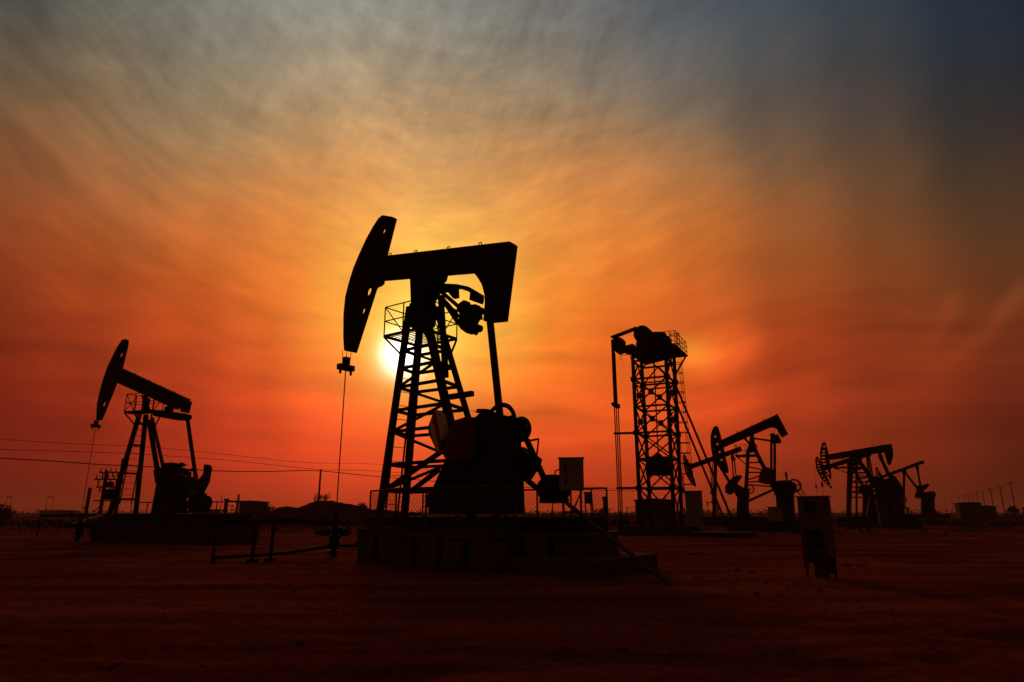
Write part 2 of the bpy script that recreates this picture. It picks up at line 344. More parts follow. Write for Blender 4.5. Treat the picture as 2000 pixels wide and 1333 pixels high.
# ------------------------------------------------------------------ pump jack
def pump_jack(c):
    T = Tr(c['px'], c['Y'], c['yaw']); w = c['w']; S = c.get('fine', True)
    root = thing('pump_jack', c['label'], 'pump jack', T.o, c['yaw'], GROUP)
    t = c.get('scale', 1.0)                       # member thickness
    # horse head: near cheek gives the front edge, far cheek the back edge
    hw = c['head_w']
    poly = T.xz(c['head_front'], -hw) + T.xz(c['head_back'], hw)
    holes = []
    for h in c.get('holes', []):
        q = T.P(h[0], h[1], 0); holes.append(circle(q.x, q.z, h[2], 12, h[3] if len(h) > 3 else 1.0))
    MB().prism(poly, -hw, hw, holes).build('horse_head', STEEL, root, bevel=0.012*t)
    # walking beam: box girder with flanges
    top = T.xz(c['beam_top'], -w); bot = T.xz(c['beam_bottom'], w)
    m = MB().prism(top+bot[::-1], -w*0.8, w*0.8)
    for e in (top, bot):
        for (x0, z0), (x1, z1) in zip(e, e[1:]): m.bar((x0, 0, z0), (x1, 0, z1), 2*w, 0.05*t)
    beam = m.build('walking_beam', c.get('beam_mat', STEEL), root)
    if c.get('tail'):
        MB().prism(T.xz(c['tail'][0], w) + T.xz(c['tail'][1], -w), -w-0.02, w+0.02).build('beam_weight', c.get('beam_mat', STEEL), root, bevel=0.015)
    for px, py in c.get('lugs', []):
        q = T.P(px, py, 0); MB().ring(q, (0, 1, 0), 0.07*t, 0.02*t, 12, 5).build('lifting_lug', STEEL, beam)
    # saddle and centre bearing
    m = MB()
    for poly, hy in c['saddle']: m.prism(T.sil(poly, -hy, hy), -hy, hy)
    m.build('centre_bearing', IRON, root, bevel=0.02*t)
    # samson post: four legs
    z0 = c['foot_z']; legs = {}
    for k, (tp, fp, st, sf, wd) in c['legs'].items():
        a, b = T.P(*tp, st), T.P(*fp, sf); f = leg_at(a, b, z0); legs[k] = (a, f)
        MB().bar(a, f, wd, wd*0.9).build('leg', STEEL, root)
    if c.get('levels'):
        m = MB(); prevz = None
        for i, z in enumerate(c['levels']):
            pt = {k: leg_at(a, f, z) for k, (a, f) in legs.items()}
            wd = 0.11*t
            for a, b in c.get('faces', (('nf', 'ff'), ('nr', 'fr'), ('nf', 'nr'), ('ff', 'fr'))):
                if a in pt and b in pt:
                    if 'faces' in c: MB().bar(pt[a], pt[b], wd*0.7, wd).build('cross_bar', STEEL, root)
                    else: m.bar(pt[a], pt[b], wd*0.7, wd)
            if prevz is not None and 'faces' not in c:
                pp = {k: leg_at(a, f, prevz) for k, (a, f) in legs.items()}
                for a, b in ((('nf', 'nr') if i % 2 else ('nr', 'nf')),):
                    if a in pt and b in pt: m.bar(pp[a], pt[b], wd*0.6, wd*0.8)
            prevz = z
        if 'faces' not in c: m.build('bracing', STEEL, root)
    if c.get('stays'):
        for p, q, y0, y1, wd in c['stays']: MB().bar(T.P(*p, y0), T.P(*q, y1), wd, wd).build('stay_bar', STEEL, root)
    if c.get('ladder'):
        a, b, hw_, n = c['ladder']; a, b = T.P(*a, 0), T.P(*b, 0); m = MB()
        for sgn in (-1, 1): m.bar(a+V((0, sgn*hw_, 0)), b+V((0, sgn*hw_, 0)), 0.05*t)
        for k in range(n):
            q = lerp(a, b, (k+0.5)/n); m.tube([q-V((0, hw_, 0)), q+V((0, hw_, 0))], 0.013*t, 6)
        m.build('ladder', STEEL, root)
    if c.get('platform'):
        pf = c['platform']; z = pf['z']; x0, x1, y0, y1 = pf['rect']; m = MB()
        ng = max(4, int((y1-y0)/0.16))
        for k in range(ng+1): yy = y0+(y1-y0)*k/ng; m.box(x0, x1, yy-0.014, yy+0.014, z, z+0.03)
        for a, b in (((x0, y0), (x1, y0)), ((x0, y1), (x1, y1)), ((x0, y0), (x0, y1)), ((x1, y0), (x1, y1))): m.bar((*a, z-0.03), (*b, z-0.03), 0.06*t, 0.10*t)
        for xx, k in ((x0, 'f'), (x1, 'r')):
            for yy, s_ in ((y0, 'n'), (y1, 'f')):
                if s_+k in legs: m.bar((xx, yy, z-0.05), leg_at(*legs[s_+k], z-0.9*t), 0.06*t)
        pl = m.build('platform', STEEL, root); m = MB(); h = pf['h']
        cor = [(x0, y0), (x1, y0), (x1, y1), (x0, y1)]
        for i in range(4):
            if i in pf.get('skip', ()): continue
            a, b = V((*cor[i], z)), V((*cor[(i+1) % 4], z)); n = max(1, round((b-a).length/0.85))
            for k in range(n+1):
                q = lerp(a, b, k/n); m.bar(q, q+V((0, 0, h)), 0.035*t)
            for hh in (h, h*0.5): m.bar(a+V((0, 0, hh)), b+V((0, 0, hh)), 0.035*t)
            m.bar(a+V((0, 0, h)), lerp(a, b, 1/n), 0.03*t)
        m.build('railing', STEEL, pl)
    # equalizer, links, pitman arms
    if c.get('equalizer'):
        m = MB()
        for poly, y0, y1 in c['equalizer']: m.prism(T.sil(poly, y0, y1), y0, y1)
        for p, r, l in c.get('eq_cyl', []): m.cyl(T.P(*p, 0), (0, 1, 0), r, l)
        m.build('equalizer', IRON, root, bevel=0.02*t)
    if c.get('links'):
        for p, q, y0, y1, wd in c['links']: MB().bar(T.P(*p, y0), T.P(*q, y1), wd, wd).build('tail_link', STEEL, root)
    for p, q, y, wd in c.get('pitman', []): MB().bar(T.P(*p, y), T.P(*q, y), wd, wd*1.15).build('pitman_arm', STEEL, root)
    # cranks with weights
    for crank, weights in c.get('cranks', []):
        (p, q, y, wd) = crank; cr = MB().bar(T.P(*p, y), T.P(*q, y), 0.22*t, wd).build('crank', STEEL, root)
        for poly, y0, y1, mt in weights:
            MB().prism(T.sil(poly, y0, y1), y0, y1).build('crank_weight', mt, cr, bevel=0.02*t)
    # gearbox on its pedestal, wheels, belt, motor, skid
    if c.get('gearbox'):
        m = MB()
        for poly, y0, y1 in c['gearbox']: m.prism(T.sil(poly, y0, y1), y0, y1)
        m.build('gearbox', STEEL, root, bevel=0.03*t)
    if c.get('pedestal'):
        m = MB()
        for poly, y0, y1 in c['pedestal']: m.prism(T.sil(poly, y0, y1), y0, y1)
        m.build('gearbox_pedestal', STEEL, root, bevel=0.02*t)
    for p, r, y, th, ns in c.get('wheels', []):
        q = T.P(*p, y); m = MB().ring(q, (0, 1, 0), r, th, 32, 6)
        m.cyl(q, (0, 1, 0), r*0.2, 0.25*t, 12)
        for k in range(ns):
            a = math.pi*2*k/ns+0.3; m.bar(q, q+V((math.cos(a)*r, 0, math.sin(a)*r)), 0.07*t, 0.05*t)
        m.build('pulley_wheel', IRON, root, smooth=False)
    if c.get('belts'):
        for p, q, y, wd in c['belts']: MB().bar(T.P(*p, y), T.P(*q, y), 0.22*t, wd).build('drive_belt', RUBBER, root)
    if c.get('motor'):
        (p, r, y, l) = c['motor']; q = T.P(*p, y); m = MB().cyl(q, (0, 1, 0), r, l, 18)
        for k in range(10):
            a = 2*math.pi*k/10; m.bar(q+V((math.cos(a)*r, -l*0.4, math.sin(a)*r)), q+V((math.cos(a)*r, l*0.4, math.sin(a)*r)), 0.03*t, 0.03*t)
        m.box(q.x-r*0.9, q.x+r*0.9, y-l*0.4, y+l*0.4, q.z-r*1.25, q.z-r*0.8)
        m.box(q.x-r*0.45, q.x+r*0.45, y-l*0.25, y+l*0.25, q.z+r*0.8, q.z+r*1.3)
        m.build('motor', IRON, root)
    if c.get('skid'):
        x0, x1, y, z0_, z1_ = c['skid']; m = MB()
        for sgn in (-1, 1):
            m.box(x0, x1, sgn*y-0.14*t, sgn*y+0.14*t, z0_, z0_+0.04); m.box(x0, x1, sgn*y-0.14*t, sgn*y+0.14*t, z1_-0.04, z1_); m.box(x0, x1, sgn*y-0.03, sgn*y+0.03, z0_+0.04, z1_-0.04)
        n = int((x1-x0)/1.2)
        for k in range(n+1):
            xx = x0+0.1+(x1-x0-0.2)*k/n; m.box(xx-0.05, xx+0.05, -y+0.031, y-0.031, z0_+0.05, z1_-0.05)
        m.build('skid', STEEL, root)
    for name, poly, y0, y1, mt in c.get('extra', []): MB().prism(T.xz(poly, (y0+y1)/2), y0, y1).build(name, mt, root, bevel=0.02*t)
    # bridle, carrier bar and polished rod hang plumb over the well
    cb = c['carrier']; q = T.P(*cb['at'], 0); t = cb.get('s', t); x = q.x; m = MB()
    fr = T.P(*cb['from'], 0)
    for dy in (-0.22*t, 0.0, 0.22*t): m.tube([(x, dy*0.8, q.z+0.05), (x, dy, fr.z)], 0.014*t, 5)
    m.build('bridle', WIRE, root)
    m = MB().box(x-0.13*t, x+0.13*t, -0.36*t, 0.36*t, q.z-0.12*t, q.z+0.10*t).box(x-0.09*t, x+0.09*t, -0.12*t, 0.12*t, q.z+0.1*t, q.z+0.42*t)
    for dy in (-0.27*t, 0.27*t): m.cyl((x, dy, q.z-0.14*t), (0, 0, 1), 0.05*t, 0.3*t, 10)
    m.build('carrier_bar', IRON, root)
    MB().tube([(x, 0, q.z), (x, 0, c['rod_z'])], 0.022*t, 8).build('polished_rod', GALV, root)
    root['well'] = [T.o.x+T.b.x*x, T.o.y+T.b.y*x]; del root['well']
    return root, T, legs, T.o+T.b*x

# ------------------------------------------------------------------ the ground
def soil_height(x, y):
    d = math.hypot(x, y)
    k = 1.0 if d < 70 else max(0.0, 1-(d-70)/150)
    h = 0.06*noise.fractal(V((x*0.16, y*0.16, 3.0)), 1.0, 2.0, 4)
    h += 0.035*noise.fractal(V((x*0.7+9, y*0.9, 1.0)), 1.0, 2.0, 4)
    ruts = 0
    for (ox, oy, ang, sep) in ((9, 11, R(14), 1.7), (6, 9.5, R(22), 1.7), (-14, 33, R(4), 1.9), (18, 26, R(-8), 1.8), (-8, 12, R(-12), 1.8)):
        v = -(x-ox)*math.sin(ang)+(y-oy)*math.cos(ang)+0.35*noise.noise(V((x*0.12, y*0.12, oy)))
        for s in (-1, 1): ruts -= 0.05*math.exp(-((v-s*sep/2)/0.22)**2)
    return (h+ruts)*k - 0.03
def make_ground():
    rad = [0.0]; r = 0.7
    while r < 1500: rad.append(r); r = r*1.018+0.035
    rad.append(1500.0)
    bm = bmesh.new(); n = 300; rows = []
    cx, cy = 0.0, 6.0
    for r in rad[1:]:
        row = []
        for k in range(n):
            a = 2*math.pi*k/n; x, y = cx+r*math.sin(a), cy+r*math.cos(a)
            row.append(bm.verts.new((x, y, soil_height(x, y) if r < 230 else -0.03)))
        rows.append(row)
    c = bm.verts.new((cx, cy, soil_height(cx, cy)))
    for k in range(n): bm.faces.new((c, rows[0][(k+1)%n], rows[0][k]))
    for a, b in zip(rows, rows[1:]):
        for k in range(n): bm.faces.new((a[k], a[(k+1)%n], b[(k+1)%n], b[k]))
    bmesh.ops.recalc_face_normals(bm, faces=bm.faces)
    me = bpy.data.meshes.new('ground'); bm.to_mesh(me); bm.free(); me.materials.append(SOIL)
    for p in me.polygons: p.use_smooth = True
    o = bpy.data.objects.new('ground', me); COL.objects.link(o); o['kind'] = 'structure'
make_ground()

# ------------------------------------------------------------------ main pump jack
TM = Tr(840, 23, R(-36))
zm = lambda px, py, y=-0.55: TM.P(px, py, y).z
pz = TM.P(820, 652, 0).z
pa, pb = TM.Z(750, 656, pz), TM.Z(892, 661, pz)
main, TM, LM, well_main = pump_jack(dict(
    label='largest black pump jack in front of the setting sun, with striped crank weight', px=840, Y=23, yaw=R(-36), w=0.2, head_w=0.12, beam_mat=STEEL,
    head_front=[(671.5,685),(670,659),(670.4,614),(673.8,580),(680.5,553),(689.5,524),(700.8,497),(714.3,467.5),(727.8,443),(739,426),(747,420.3),(766,423.5)],
    head_back=[(776,428.5),(758,499),(748,548.6),(737,566.5),(697.4,690.4)],
    holes=[(751,452,0.175),(722,570,0.22),(711,608,0.18)],
    beam_top=[(735,503),(995,473)], beam_bottom=[(735,550),(936,533)],
    tail=([(1011,481),(992,629)], [(944,627),(947,590),(946,575),(941,556),(931,540),(915,523),(915,484)]),
    lugs=[(762,498),(812,492.5),(876,485.5),(938,477.5)],
    saddle=[([(800,543),(876,535),(875,543),(873,550),(866,556),(861,575),(851,592),(853,600),(802,600)], 0.3), ([(799,593),(851,592),(853,625),(850,640),(800,640)], 0.32)],
    legs=dict(nf=((800,600),(752,932),-0.3,-0.8,0.2), ff=((823,600),(796,932),0.3,0.8,0.22), nr=((828,600),(876,811),-0.3,-0.8,0.24), fr=((851,600),(913,811),0.3,0.8,0.17)),
    foot_z=1.45, levels=[zm(787,683), zm(783,719), zm(777,757), zm(771,803), zm(765,845), zm(757,909), zm(749,960)],
    stays=[((751,959),(860,884),-0.8,-0.6,0.14),((800,962),(857,918),0.8,0.6,0.14),((878,776),(923,769),0.2,0.2,0.18),((1030,862),(1052,858),0.75,0.75,0.06),((1052,858),(1048,893),0.75,0.75,0.04)],
    ladder=((803,650),(765,1000),0.3,13),
    platform=dict(z=pz, rect=(pa.x, pb.x, pa.y, pb.y), h=1.12, skip=()),
    equalizer=[([(856,553),(892,555),(919,562),(946,578),(946,592),(940,585),(918,571),(895,563),(856,573)], -0.08, 0.08), ([(918,566),(932,572),(946,584),(944,596),(916,586)], -0.08, 0.08), ([(870,566),(897,562),(898,583),(884,583)], -0.08, 0.08),
               ([(896,592),(905,586),(919,591),(921,600),(939,598),(944,625),(938,626),(934,634),(939,645),(931.5,656.6),(928,652),(910,651),(899,643),(888,627),(899,620),(892,602)], -0.15, 0.15)],
    eq_cyl=[((930,640),0.13,0.5),((907,605),0.16,0.5),((933,606),0.14,0.5)],
    links=[((864,572),(901,604),-0.15,-0.15,0.12),((862,580),(896,632),0.12,0.12,0.14),((861,578),(870.5,738),0.25,0.45,0.17),((872,590),(905,628),-0.1,-0.1,0.08)],
    pitman=[((957,626),(976.5,814),0.0,0.165)],
    cranks=[(((950,850),(858,845),-1.0,0.4), [([(847,802),(860,802),(870,809),(879,849),(871,884),(852,881),(837,849),(835,835)], -1.45, -1.1, STRIPE), ([(884,822),(926,815),(934,850),(925,898),(882,905),(866,893),(872,856)], -1.35, -1.05, RED)]),  # red light on the inner weight's face is put into its red colour
            (((960,850),(1038,905),1.0,0.4), [([(1014,872),(1040,885),(1055,899),(1050,920),(1040,936),(1022,938),(1006,918)], 1.05, 1.4, STEEL)])],
    gearbox=[([(880,822),(928,815),(936,808),(946,805),(958,806),(968,812),(1008,816),(1013,824),(1018,864),(1020,905),(885,905)], -0.75, 0.75)],
    pedestal=[([(868,900),(1022,900),(1026,1004),(838,1004),(834,981),(845,952)], -0.95, 0.95)],
    wheels=[((979,823),0.54,0.2,0.08,4),((1017,839),0.36,0.6,0.07,6)],
    extra=[('head_bracket', [(738,546),(748,548),(749,552),(744,558),(737,561)], -0.1, 0.1, IRON), ('inspection_cover', [(936,808),(938,800),(957,800),(960,809)], -0.2, 0.2, IRON), ('oil_filler', [(966,814),(967,806),(973,806),(974,814)], -0.08, 0.08, IRON), ('brake_drum', [(1003,826),(1012,818),(1024,822),(1030,836),(1026,852),(1012,858),(1003,850)], 0.3, 0.45, IRON), ('guard_plate', [(1040,884),(1058,897),(1052,922),(1047,922),(1049,900),(1038,892)], 1.0, 1.1, STEEL), ('lower_bracket', [(833,979),(845,952),(852,956),(850,990),(838,992)], -1.0, -0.8, STEEL)],
    belts=[((1028,858),(1064,938),0.8,0.11),((1020,930),(1058,962),0.8,0.11)],
    motor=((1082,956),0.34,0.7,0.95), skid=(-2.2, 6.3, 0.8, 1.05, 1.45),
    carrier=dict(at=(675.5,718), **{'from': (682,686)}), rod_z=1.0))

def concrete_base(T, label, x0, x1, y0, y1, h, block, extra=(), CONC=CONC, gap=0.05):
    o = thing('machine_plinth', label, 'plinth', T.o, T.yaw, 'concrete plinths under the machines')
    n = max(1, round((x1-x0)/block)); st = (x1-x0)/n
    m = MB()
    for k in range(n): m.box(x0+k*st+gap, x0+(k+1)*st-gap, y0, y1, -0.15, h-0.12)
    m.build('base_blocks', CONC, o, bevel=0.04)
    MB().box(x0+0.02, x1-0.02, y0-0.04, y1+0.04, h-0.118, h).build('base_slab', CONC, o, bevel=0.02)
    for i, (a, b, c_, d, hh) in enumerate(extra): (MB() if hh < 0.6 else [q_ for q_ in [MB()] for k_ in range(4) if q_.box(a+(b-a)*k_/4+0.1, a+(b-a)*(k_+1)/4-0.1, c_, d+0.04, -0.15, hh-0.1)][0]).box(a, b, c_-0.02 if hh > 0.6 else c_, d, hh-0.098 if hh > 0.6 else -0.15, hh).build('footing', CONC, o, bevel=0.05)
    return o
concrete_base(TM, 'long concrete block plinth carrying the largest pump jack', -2.3, 6.6, -1.2, 1.2, 1.05, 0.95, [(0.7, 4.6, -2.45, -1.25, 0.95), (3.0, 7.4, 1.26, 1.9, 0.42), (3.0, 7.4, -1.7, -1.26, 0.42), (6.62, 7.4, -1.24, 1.24, 0.42)], gap=0.1)

def mesh_fence(T, label, pts, z0, z1, mesh=True, group='guard fences round the pump jacks', step=1.3):
    o = thing('guard_fence', label, 'fence', T.o, T.yaw, group)
    for (xa, ya), (xb, yb) in zip(pts, pts[1:]):
        a, b = V((xa, ya, z0)), V((xb, yb, z0)); n = max(1, round((b-a).length/step)); up = V((0, 0, z1-z0))
        for k in range(n+1): MB().tube([lerp(a, b, k/n)-V((0, 0, 0.02)), lerp(a, b, k/n)+up], 0.03, 8).build('post', GALV, o)
        MB().tube([a+up, b+up], 0.03, 8).build('rail', GALV, o); MB().tube([a+up*0.06, b+up*0.06], 0.022, 8).build('rail', GALV, o)
        if mesh:
            m = MB(); ln = (b-a).length; h = (z1-z0)*0.9; d = (b-a)/ln; st = 0.14
            k = -int(h/st)-1
            while k*st < ln:
                for s in (0, 1):
                    t0, t1 = k*st, k*st+h; u0, u1 = max(t0, 0), min(t1, ln)
                    if u1 > u0:
                        f0, f1 = (u0-t0)/h, (u1-t0)/h
                        if s: f0, f1 = 1-f0, 1-f1
                        p = a+d*u0+V((0, 0, 0.07+h*f0)); q = a+d*u1+V((0, 0, 0.07+h*f1)); m.bar(p, q, 0.007)
                k += 1
            m.build('wire_mesh', GALV, o)
    return o
mesh_fence(TM, 'wire mesh guard fence along the near side of the largest pump jack', [(-1.9, -1.0), (0.7, -2.3), (4.5, -2.3), (4.5, -1.25)], 1.06, 2.3)
mesh_fence(TM, 'wire mesh guard fence on the far side of the largest pump jack', [(-1.4, 1.1), (6.2, 1.1)], 1.06, 2.3)

# ------------------------------------------------------------------ pump jack on the left
TL = Tr(290, 38, R(-20))
zl = lambda px, py, y=-0.6: TL.P(px, py, y).z
pz = TL.P(282, 805, 0).z
pa, pb = TL.Z(243, 804.5, pz), TL.Z(317, 804, pz)
left, TL, LL, well_left = pump_jack(dict(
    label='black pump jack with its beam sloping steeply down to the right beside transformer poles', px=290, Y=38, yaw=R(-20), w=0.16, head_w=0.1,
    head_front=[(187.5,821),(189,791),(194,766),(202,738),(209,718),(217.5,700),(227,681),(238,663.6),(245,662.8)],
    head_back=[(252,666),(251,676),(241,717),(230,747),(217.5,779),(200,821)],
    holes=[(243,682,0.13),(237.5,694,0.19),(214,753,0.13),(210,767,0.14),(207.5,776,0.14),(204,790,0.2),(201,804,0.15)],
    beam_top=[(226,716),(364,780)], beam_bottom=[(226,744),(350,800)],
    tail=([(375,785.5),(369.5,808)], [(352,804),(352,776)]),
    lugs=[(264,732),(291,745),(313,756),(339,767),(344,771)],
    saddle=[([(275,771),(295,781),(292,790),(295,806),(274,808),(278,785)], 0.2)],
    legs=dict(nf=((273,808),(224,971),-0.3,-0.8,0.2), ff=((285,810),(267,985),0.3,0.8,0.2), nr=((291,822),(305,905),-0.3,-0.8,0.2), fr=((297,816),(318,908),0.3,0.8,0.19)),
    foot_z=1.5, faces=(('nf', 'ff'),), levels=[zl(270,825), zl(258,868), zl(242,924), zl(225,975)],
    ladder=((279,812),(245,985),0.38,15),
    platform=dict(z=pz, rect=(pa.x, pb.x, pa.y, pb.y), h=1.05, skip=(1,)),
    equalizer=[([(296,802),(312,801),(367,809),(368,823),(350,822),(299,813)], -0.1, 0.1), ([(321,804),(325,794),(335,797),(338,806)], -0.1, 0.1)],
    eq_cyl=[((364,815),0.17,0.5),((330,800),0.17,0.4)],
    pitman=[((366,818),(383,938),0.0,0.14)],
    cranks=[(((345,935),(400,950),-0.9,0.5), [([(386,938),(396,926),(408,908),(412,909),(415,914),(410,943),(402,958),(388,966),(378,955)], -1.3, -0.95, STEEL)]),
            (((345,935),(306,935),0.9,0.5), [([(299,919),(312,917),(316,940),(306,946),(301,934)], 0.95, 1.3, STEEL)])],
    gearbox=[([(300,920),(316,912),(330,906),(347,906),(356,913),(368,916),(376,934),(388,956),(398,968),(384,974),(370,958),(362,955),(306,955)], -0.4, 0.4)],
    pedestal=[([(305,943),(364,950),(367,1003),(294,1003)], -0.45, 0.45)],
    extra=[('inspection_cover', [(322,912),(326,905),(341,904),(346,908)], -0.2, 0.2, IRON), ('oil_filler', [(352,910),(352,904),(358,904),(359,912)], -0.1, 0.1, IRON)],
    wheels=[((371,935),0.5,0.7,0.07,5)], motor=((390,983),0.42,0.5,1.0), skid=(-2.4, 6.5, 0.8, 1.08, 1.5),
    carrier=dict(s=0.75, at=(187,832), **{'from': (190,820)}), rod_z=1.0))
concrete_base(TL, 'low dark concrete plinth under the pump jack beside the transformer poles', -2.6, 6.8, -1.3, 1.3, 1.08, 1.2, CONC=OILY)
mesh_fence(TL, 'low railing round the pump jack beside the transformer poles', [(-2.3, 1.25), (6.6, 1.25), (6.6, -1.25)], 1.1, 2.15, False, step=0.75)

# ------------------------------------------------------------------ pump jacks on the right
rp1, T1, L1, well_1 = pump_jack(dict(
    label='pump jack right of the lattice tower with its tail block raised high', px=1465, Y=60, yaw=R(-25), w=0.24, head_w=0.22,
    head_front=[(1421,924),(1416,923.5),(1405,914),(1396,903),(1391.5,891),(1389,878),(1387.3,862),(1388,850),(1390,842),(1394,834),(1399,832)],
    head_back=[(1403,835),(1407,848),(1411,862),(1414,874),(1417,892),(1421,908),(1423.5,921)],
    holes=[(1397,853,0.11),(1401.2,868,0.11),(1405.4,883.2,0.11),(1409.3,898.8,0.11),(1395.4,877.5,0.05)],
    beam_top=[(1405,862),(1518.5,809.7)], beam_bottom=[(1405,878),(1516,830)],
    tail=([(1519,809.7),(1539.6,848.5),(1527,855.6)], [(1520,845),(1517.5,838),(1510,834.5),(1500.6,834.8),(1497,822)]),
    lugs=[(1440,844),(1468,831),(1492,820)],
    saddle=[([(1466,847),(1472,845),(1473,856),(1478,884),(1458,884),(1463,864)], 0.34)],
    legs=dict(nf=((1461,878),(1455,979),-0.3,-0.8,0.26), ff=((1462,878),(1457,979),0.3,0.8,0.26), nr=((1475,880),(1492,915),-0.3,-0.8,0.22), fr=((1476,880),(1494,915),0.3,0.8,0.22)),
    foot_z=0.9, stays=[((1453,855),(1463,866),0,0,0.2)] + [(a, b, -0.7, -0.7, 0.11) for a, b in (((1459,904.5),(1484,903.5)),((1461,912),(1490,918)),((1461,923.5),(1488,923)),((1460,938),(1483,930)),((1460,942),(1482,941)),((1460,947),(1509,951)))] + [((1462,979),(1512,956),-0.6,-0.6,0.2),((1457,885),(1476,879),0,0,0.12)],
    ladder=((1479,884),(1482,905),0.25,5),
    platform=dict(z=Tr(1465,60,R(-25)).P(1465,890,0).z, rect=(-0.75,1.05,-0.9,0.9), h=0.95),
    equalizer=[([(1503,849),(1508,845.5),(1513,847),(1514,851),(1520,849),(1524,857),(1527,864),(1523,867),(1507,865),(1506,857)], -0.35, 0.35)], eq_cyl=[((1510,861),0.18,2.2)],
    links=[((1471.6,856.6),(1506,861.5),-0.2,-0.2,0.16)],
    pitman=[((1506.5,863),(1506.5,918),-1.0,0.17),((1513,865),(1513.3,942),1.0,0.19)],
    cranks=[(((1512,945),(1495,922),-0.85,0.4), [([(1487,917),(1498,913),(1506,916),(1509.5,921),(1508,932),(1504,947),(1494,946),(1480,942),(1483,928)], -1.25, -0.9, RED)]),
            (((1512,945),(1508,925),0.85,0.4), [([(1502,915),(1511,917),(1512,930),(1506,935)], 0.9, 1.25, RED)])],
    gearbox=[([(1508,941),(1526,938.5),(1544,939.5),(1556,947),(1557,957),(1551,962),(1512,957)], -0.6, 0.6)],
    pedestal=[([(1514,953),(1553,955),(1551,968),(1553,1012),(1518,1012)], -0.75, 0.75)],
    wheels=[((1551.5,949),0.52,0.7,0.07,5)], belts=[((1558,944),(1572,968),0.7,0.08),((1556,958),(1566,970),0.7,0.08)],
    motor=((1568,984),0.4,0.5,0.9), skid=(-1.6,6.0,0.8,0.5,0.9),
    carrier=dict(at=(1391,962), **{'from': (1392,898)}), rod_z=0.9))
concrete_base(T1, 'low concrete plinth under the pump jack with the raised tail block', -1.9, 6.3, -1.4, 1.4, 0.5, 1.3, CONC=OILY)
MB_ = MB
rpb, TB, LB, well_b = pump_jack(dict(
    label='pump jack half hidden behind the one with the raised tail block', px=1397, Y=82, yaw=R(-25), w=0.24, head_w=0.2,
    head_front=[(1357,951.5),(1354,949),(1347,940),(1342,932),(1338,923),(1335.5,912),(1334,898),(1334,890),(1336,887)],
    head_back=[(1339,890),(1345,902),(1348,908),(1351.5,918),(1355,931),(1358,941),(1360,949)],
    holes=[(1337.3,894.5,0.07),(1338,900,0.07),(1338.6,905.5,0.07),(1339.4,911,0.07),(1341,916.5,0.07),(1343,921.6,0.07),(1345.4,926.8,0.07),(1348,932,0.07),(1351,937,0.08),(1354.5,942.5,0.08)],
    beam_top=[(1343,909.5),(1446,872.5)], beam_bottom=[(1343,919),(1449.5,881)],
    saddle=[([(1394,892),(1403,889),(1404,902),(1392,905)], 0.3)],
    legs=dict(nf=((1397,902),(1394.5,990),-0.3,-0.8,0.3), ff=((1398.5,902),(1397,990),0.3,0.8,0.3), nr=((1404,908),(1422,938),-0.3,-0.8,0.24), fr=((1405,908),(1423,938),0.3,0.8,0.24)),
    foot_z=1.0, ladder=((1392,905),(1391,985),0.25,14),
    equalizer=[([(1428,889),(1433,887),(1436,899),(1430,901)], -0.3, 0.3)], eq_cyl=[((1432,896),0.2,2.0)],
    pitman=[((1429.5,898),(1433,935),-0.9,0.12),((1434,899),(1438,931),0.9,0.12)],
    cranks=[(((1432,945),(1447,931),-0.8,0.4), [([(1421,943),(1432,932),(1446,928),(1449.5,931),(1444,940),(1438,949),(1432,965),(1424,967),(1416,962),(1416,950)], -1.2, -0.85, STEEL)]),
            (((1432,945),(1420,955),0.8,0.4), [([(1418,945),(1426,944),(1423,958),(1416,960)], 0.85, 1.2, STEEL)])],
    gearbox=[([(1430,942),(1440,946),(1458,956),(1464,956),(1464,975),(1442,975),(1432,960)], -0.6, 0.6)],
    pedestal=[([(1440,966),(1462,966),(1464,1015),(1438,1015)], -0.7, 0.7)],
    wheels=[((1464,956),0.5,0.7,0.07,5)], skid=(-1.5,5.5,0.8,0.6,1.0),
    carrier=dict(at=(1335,960), **{'from': (1337,930)}), rod_z=0.9))
concrete_base(TB, 'concrete plinth under the half hidden pump jack', -1.8, 5.8, -1.4, 1.4, 0.6, 1.3, CONC=OILY)

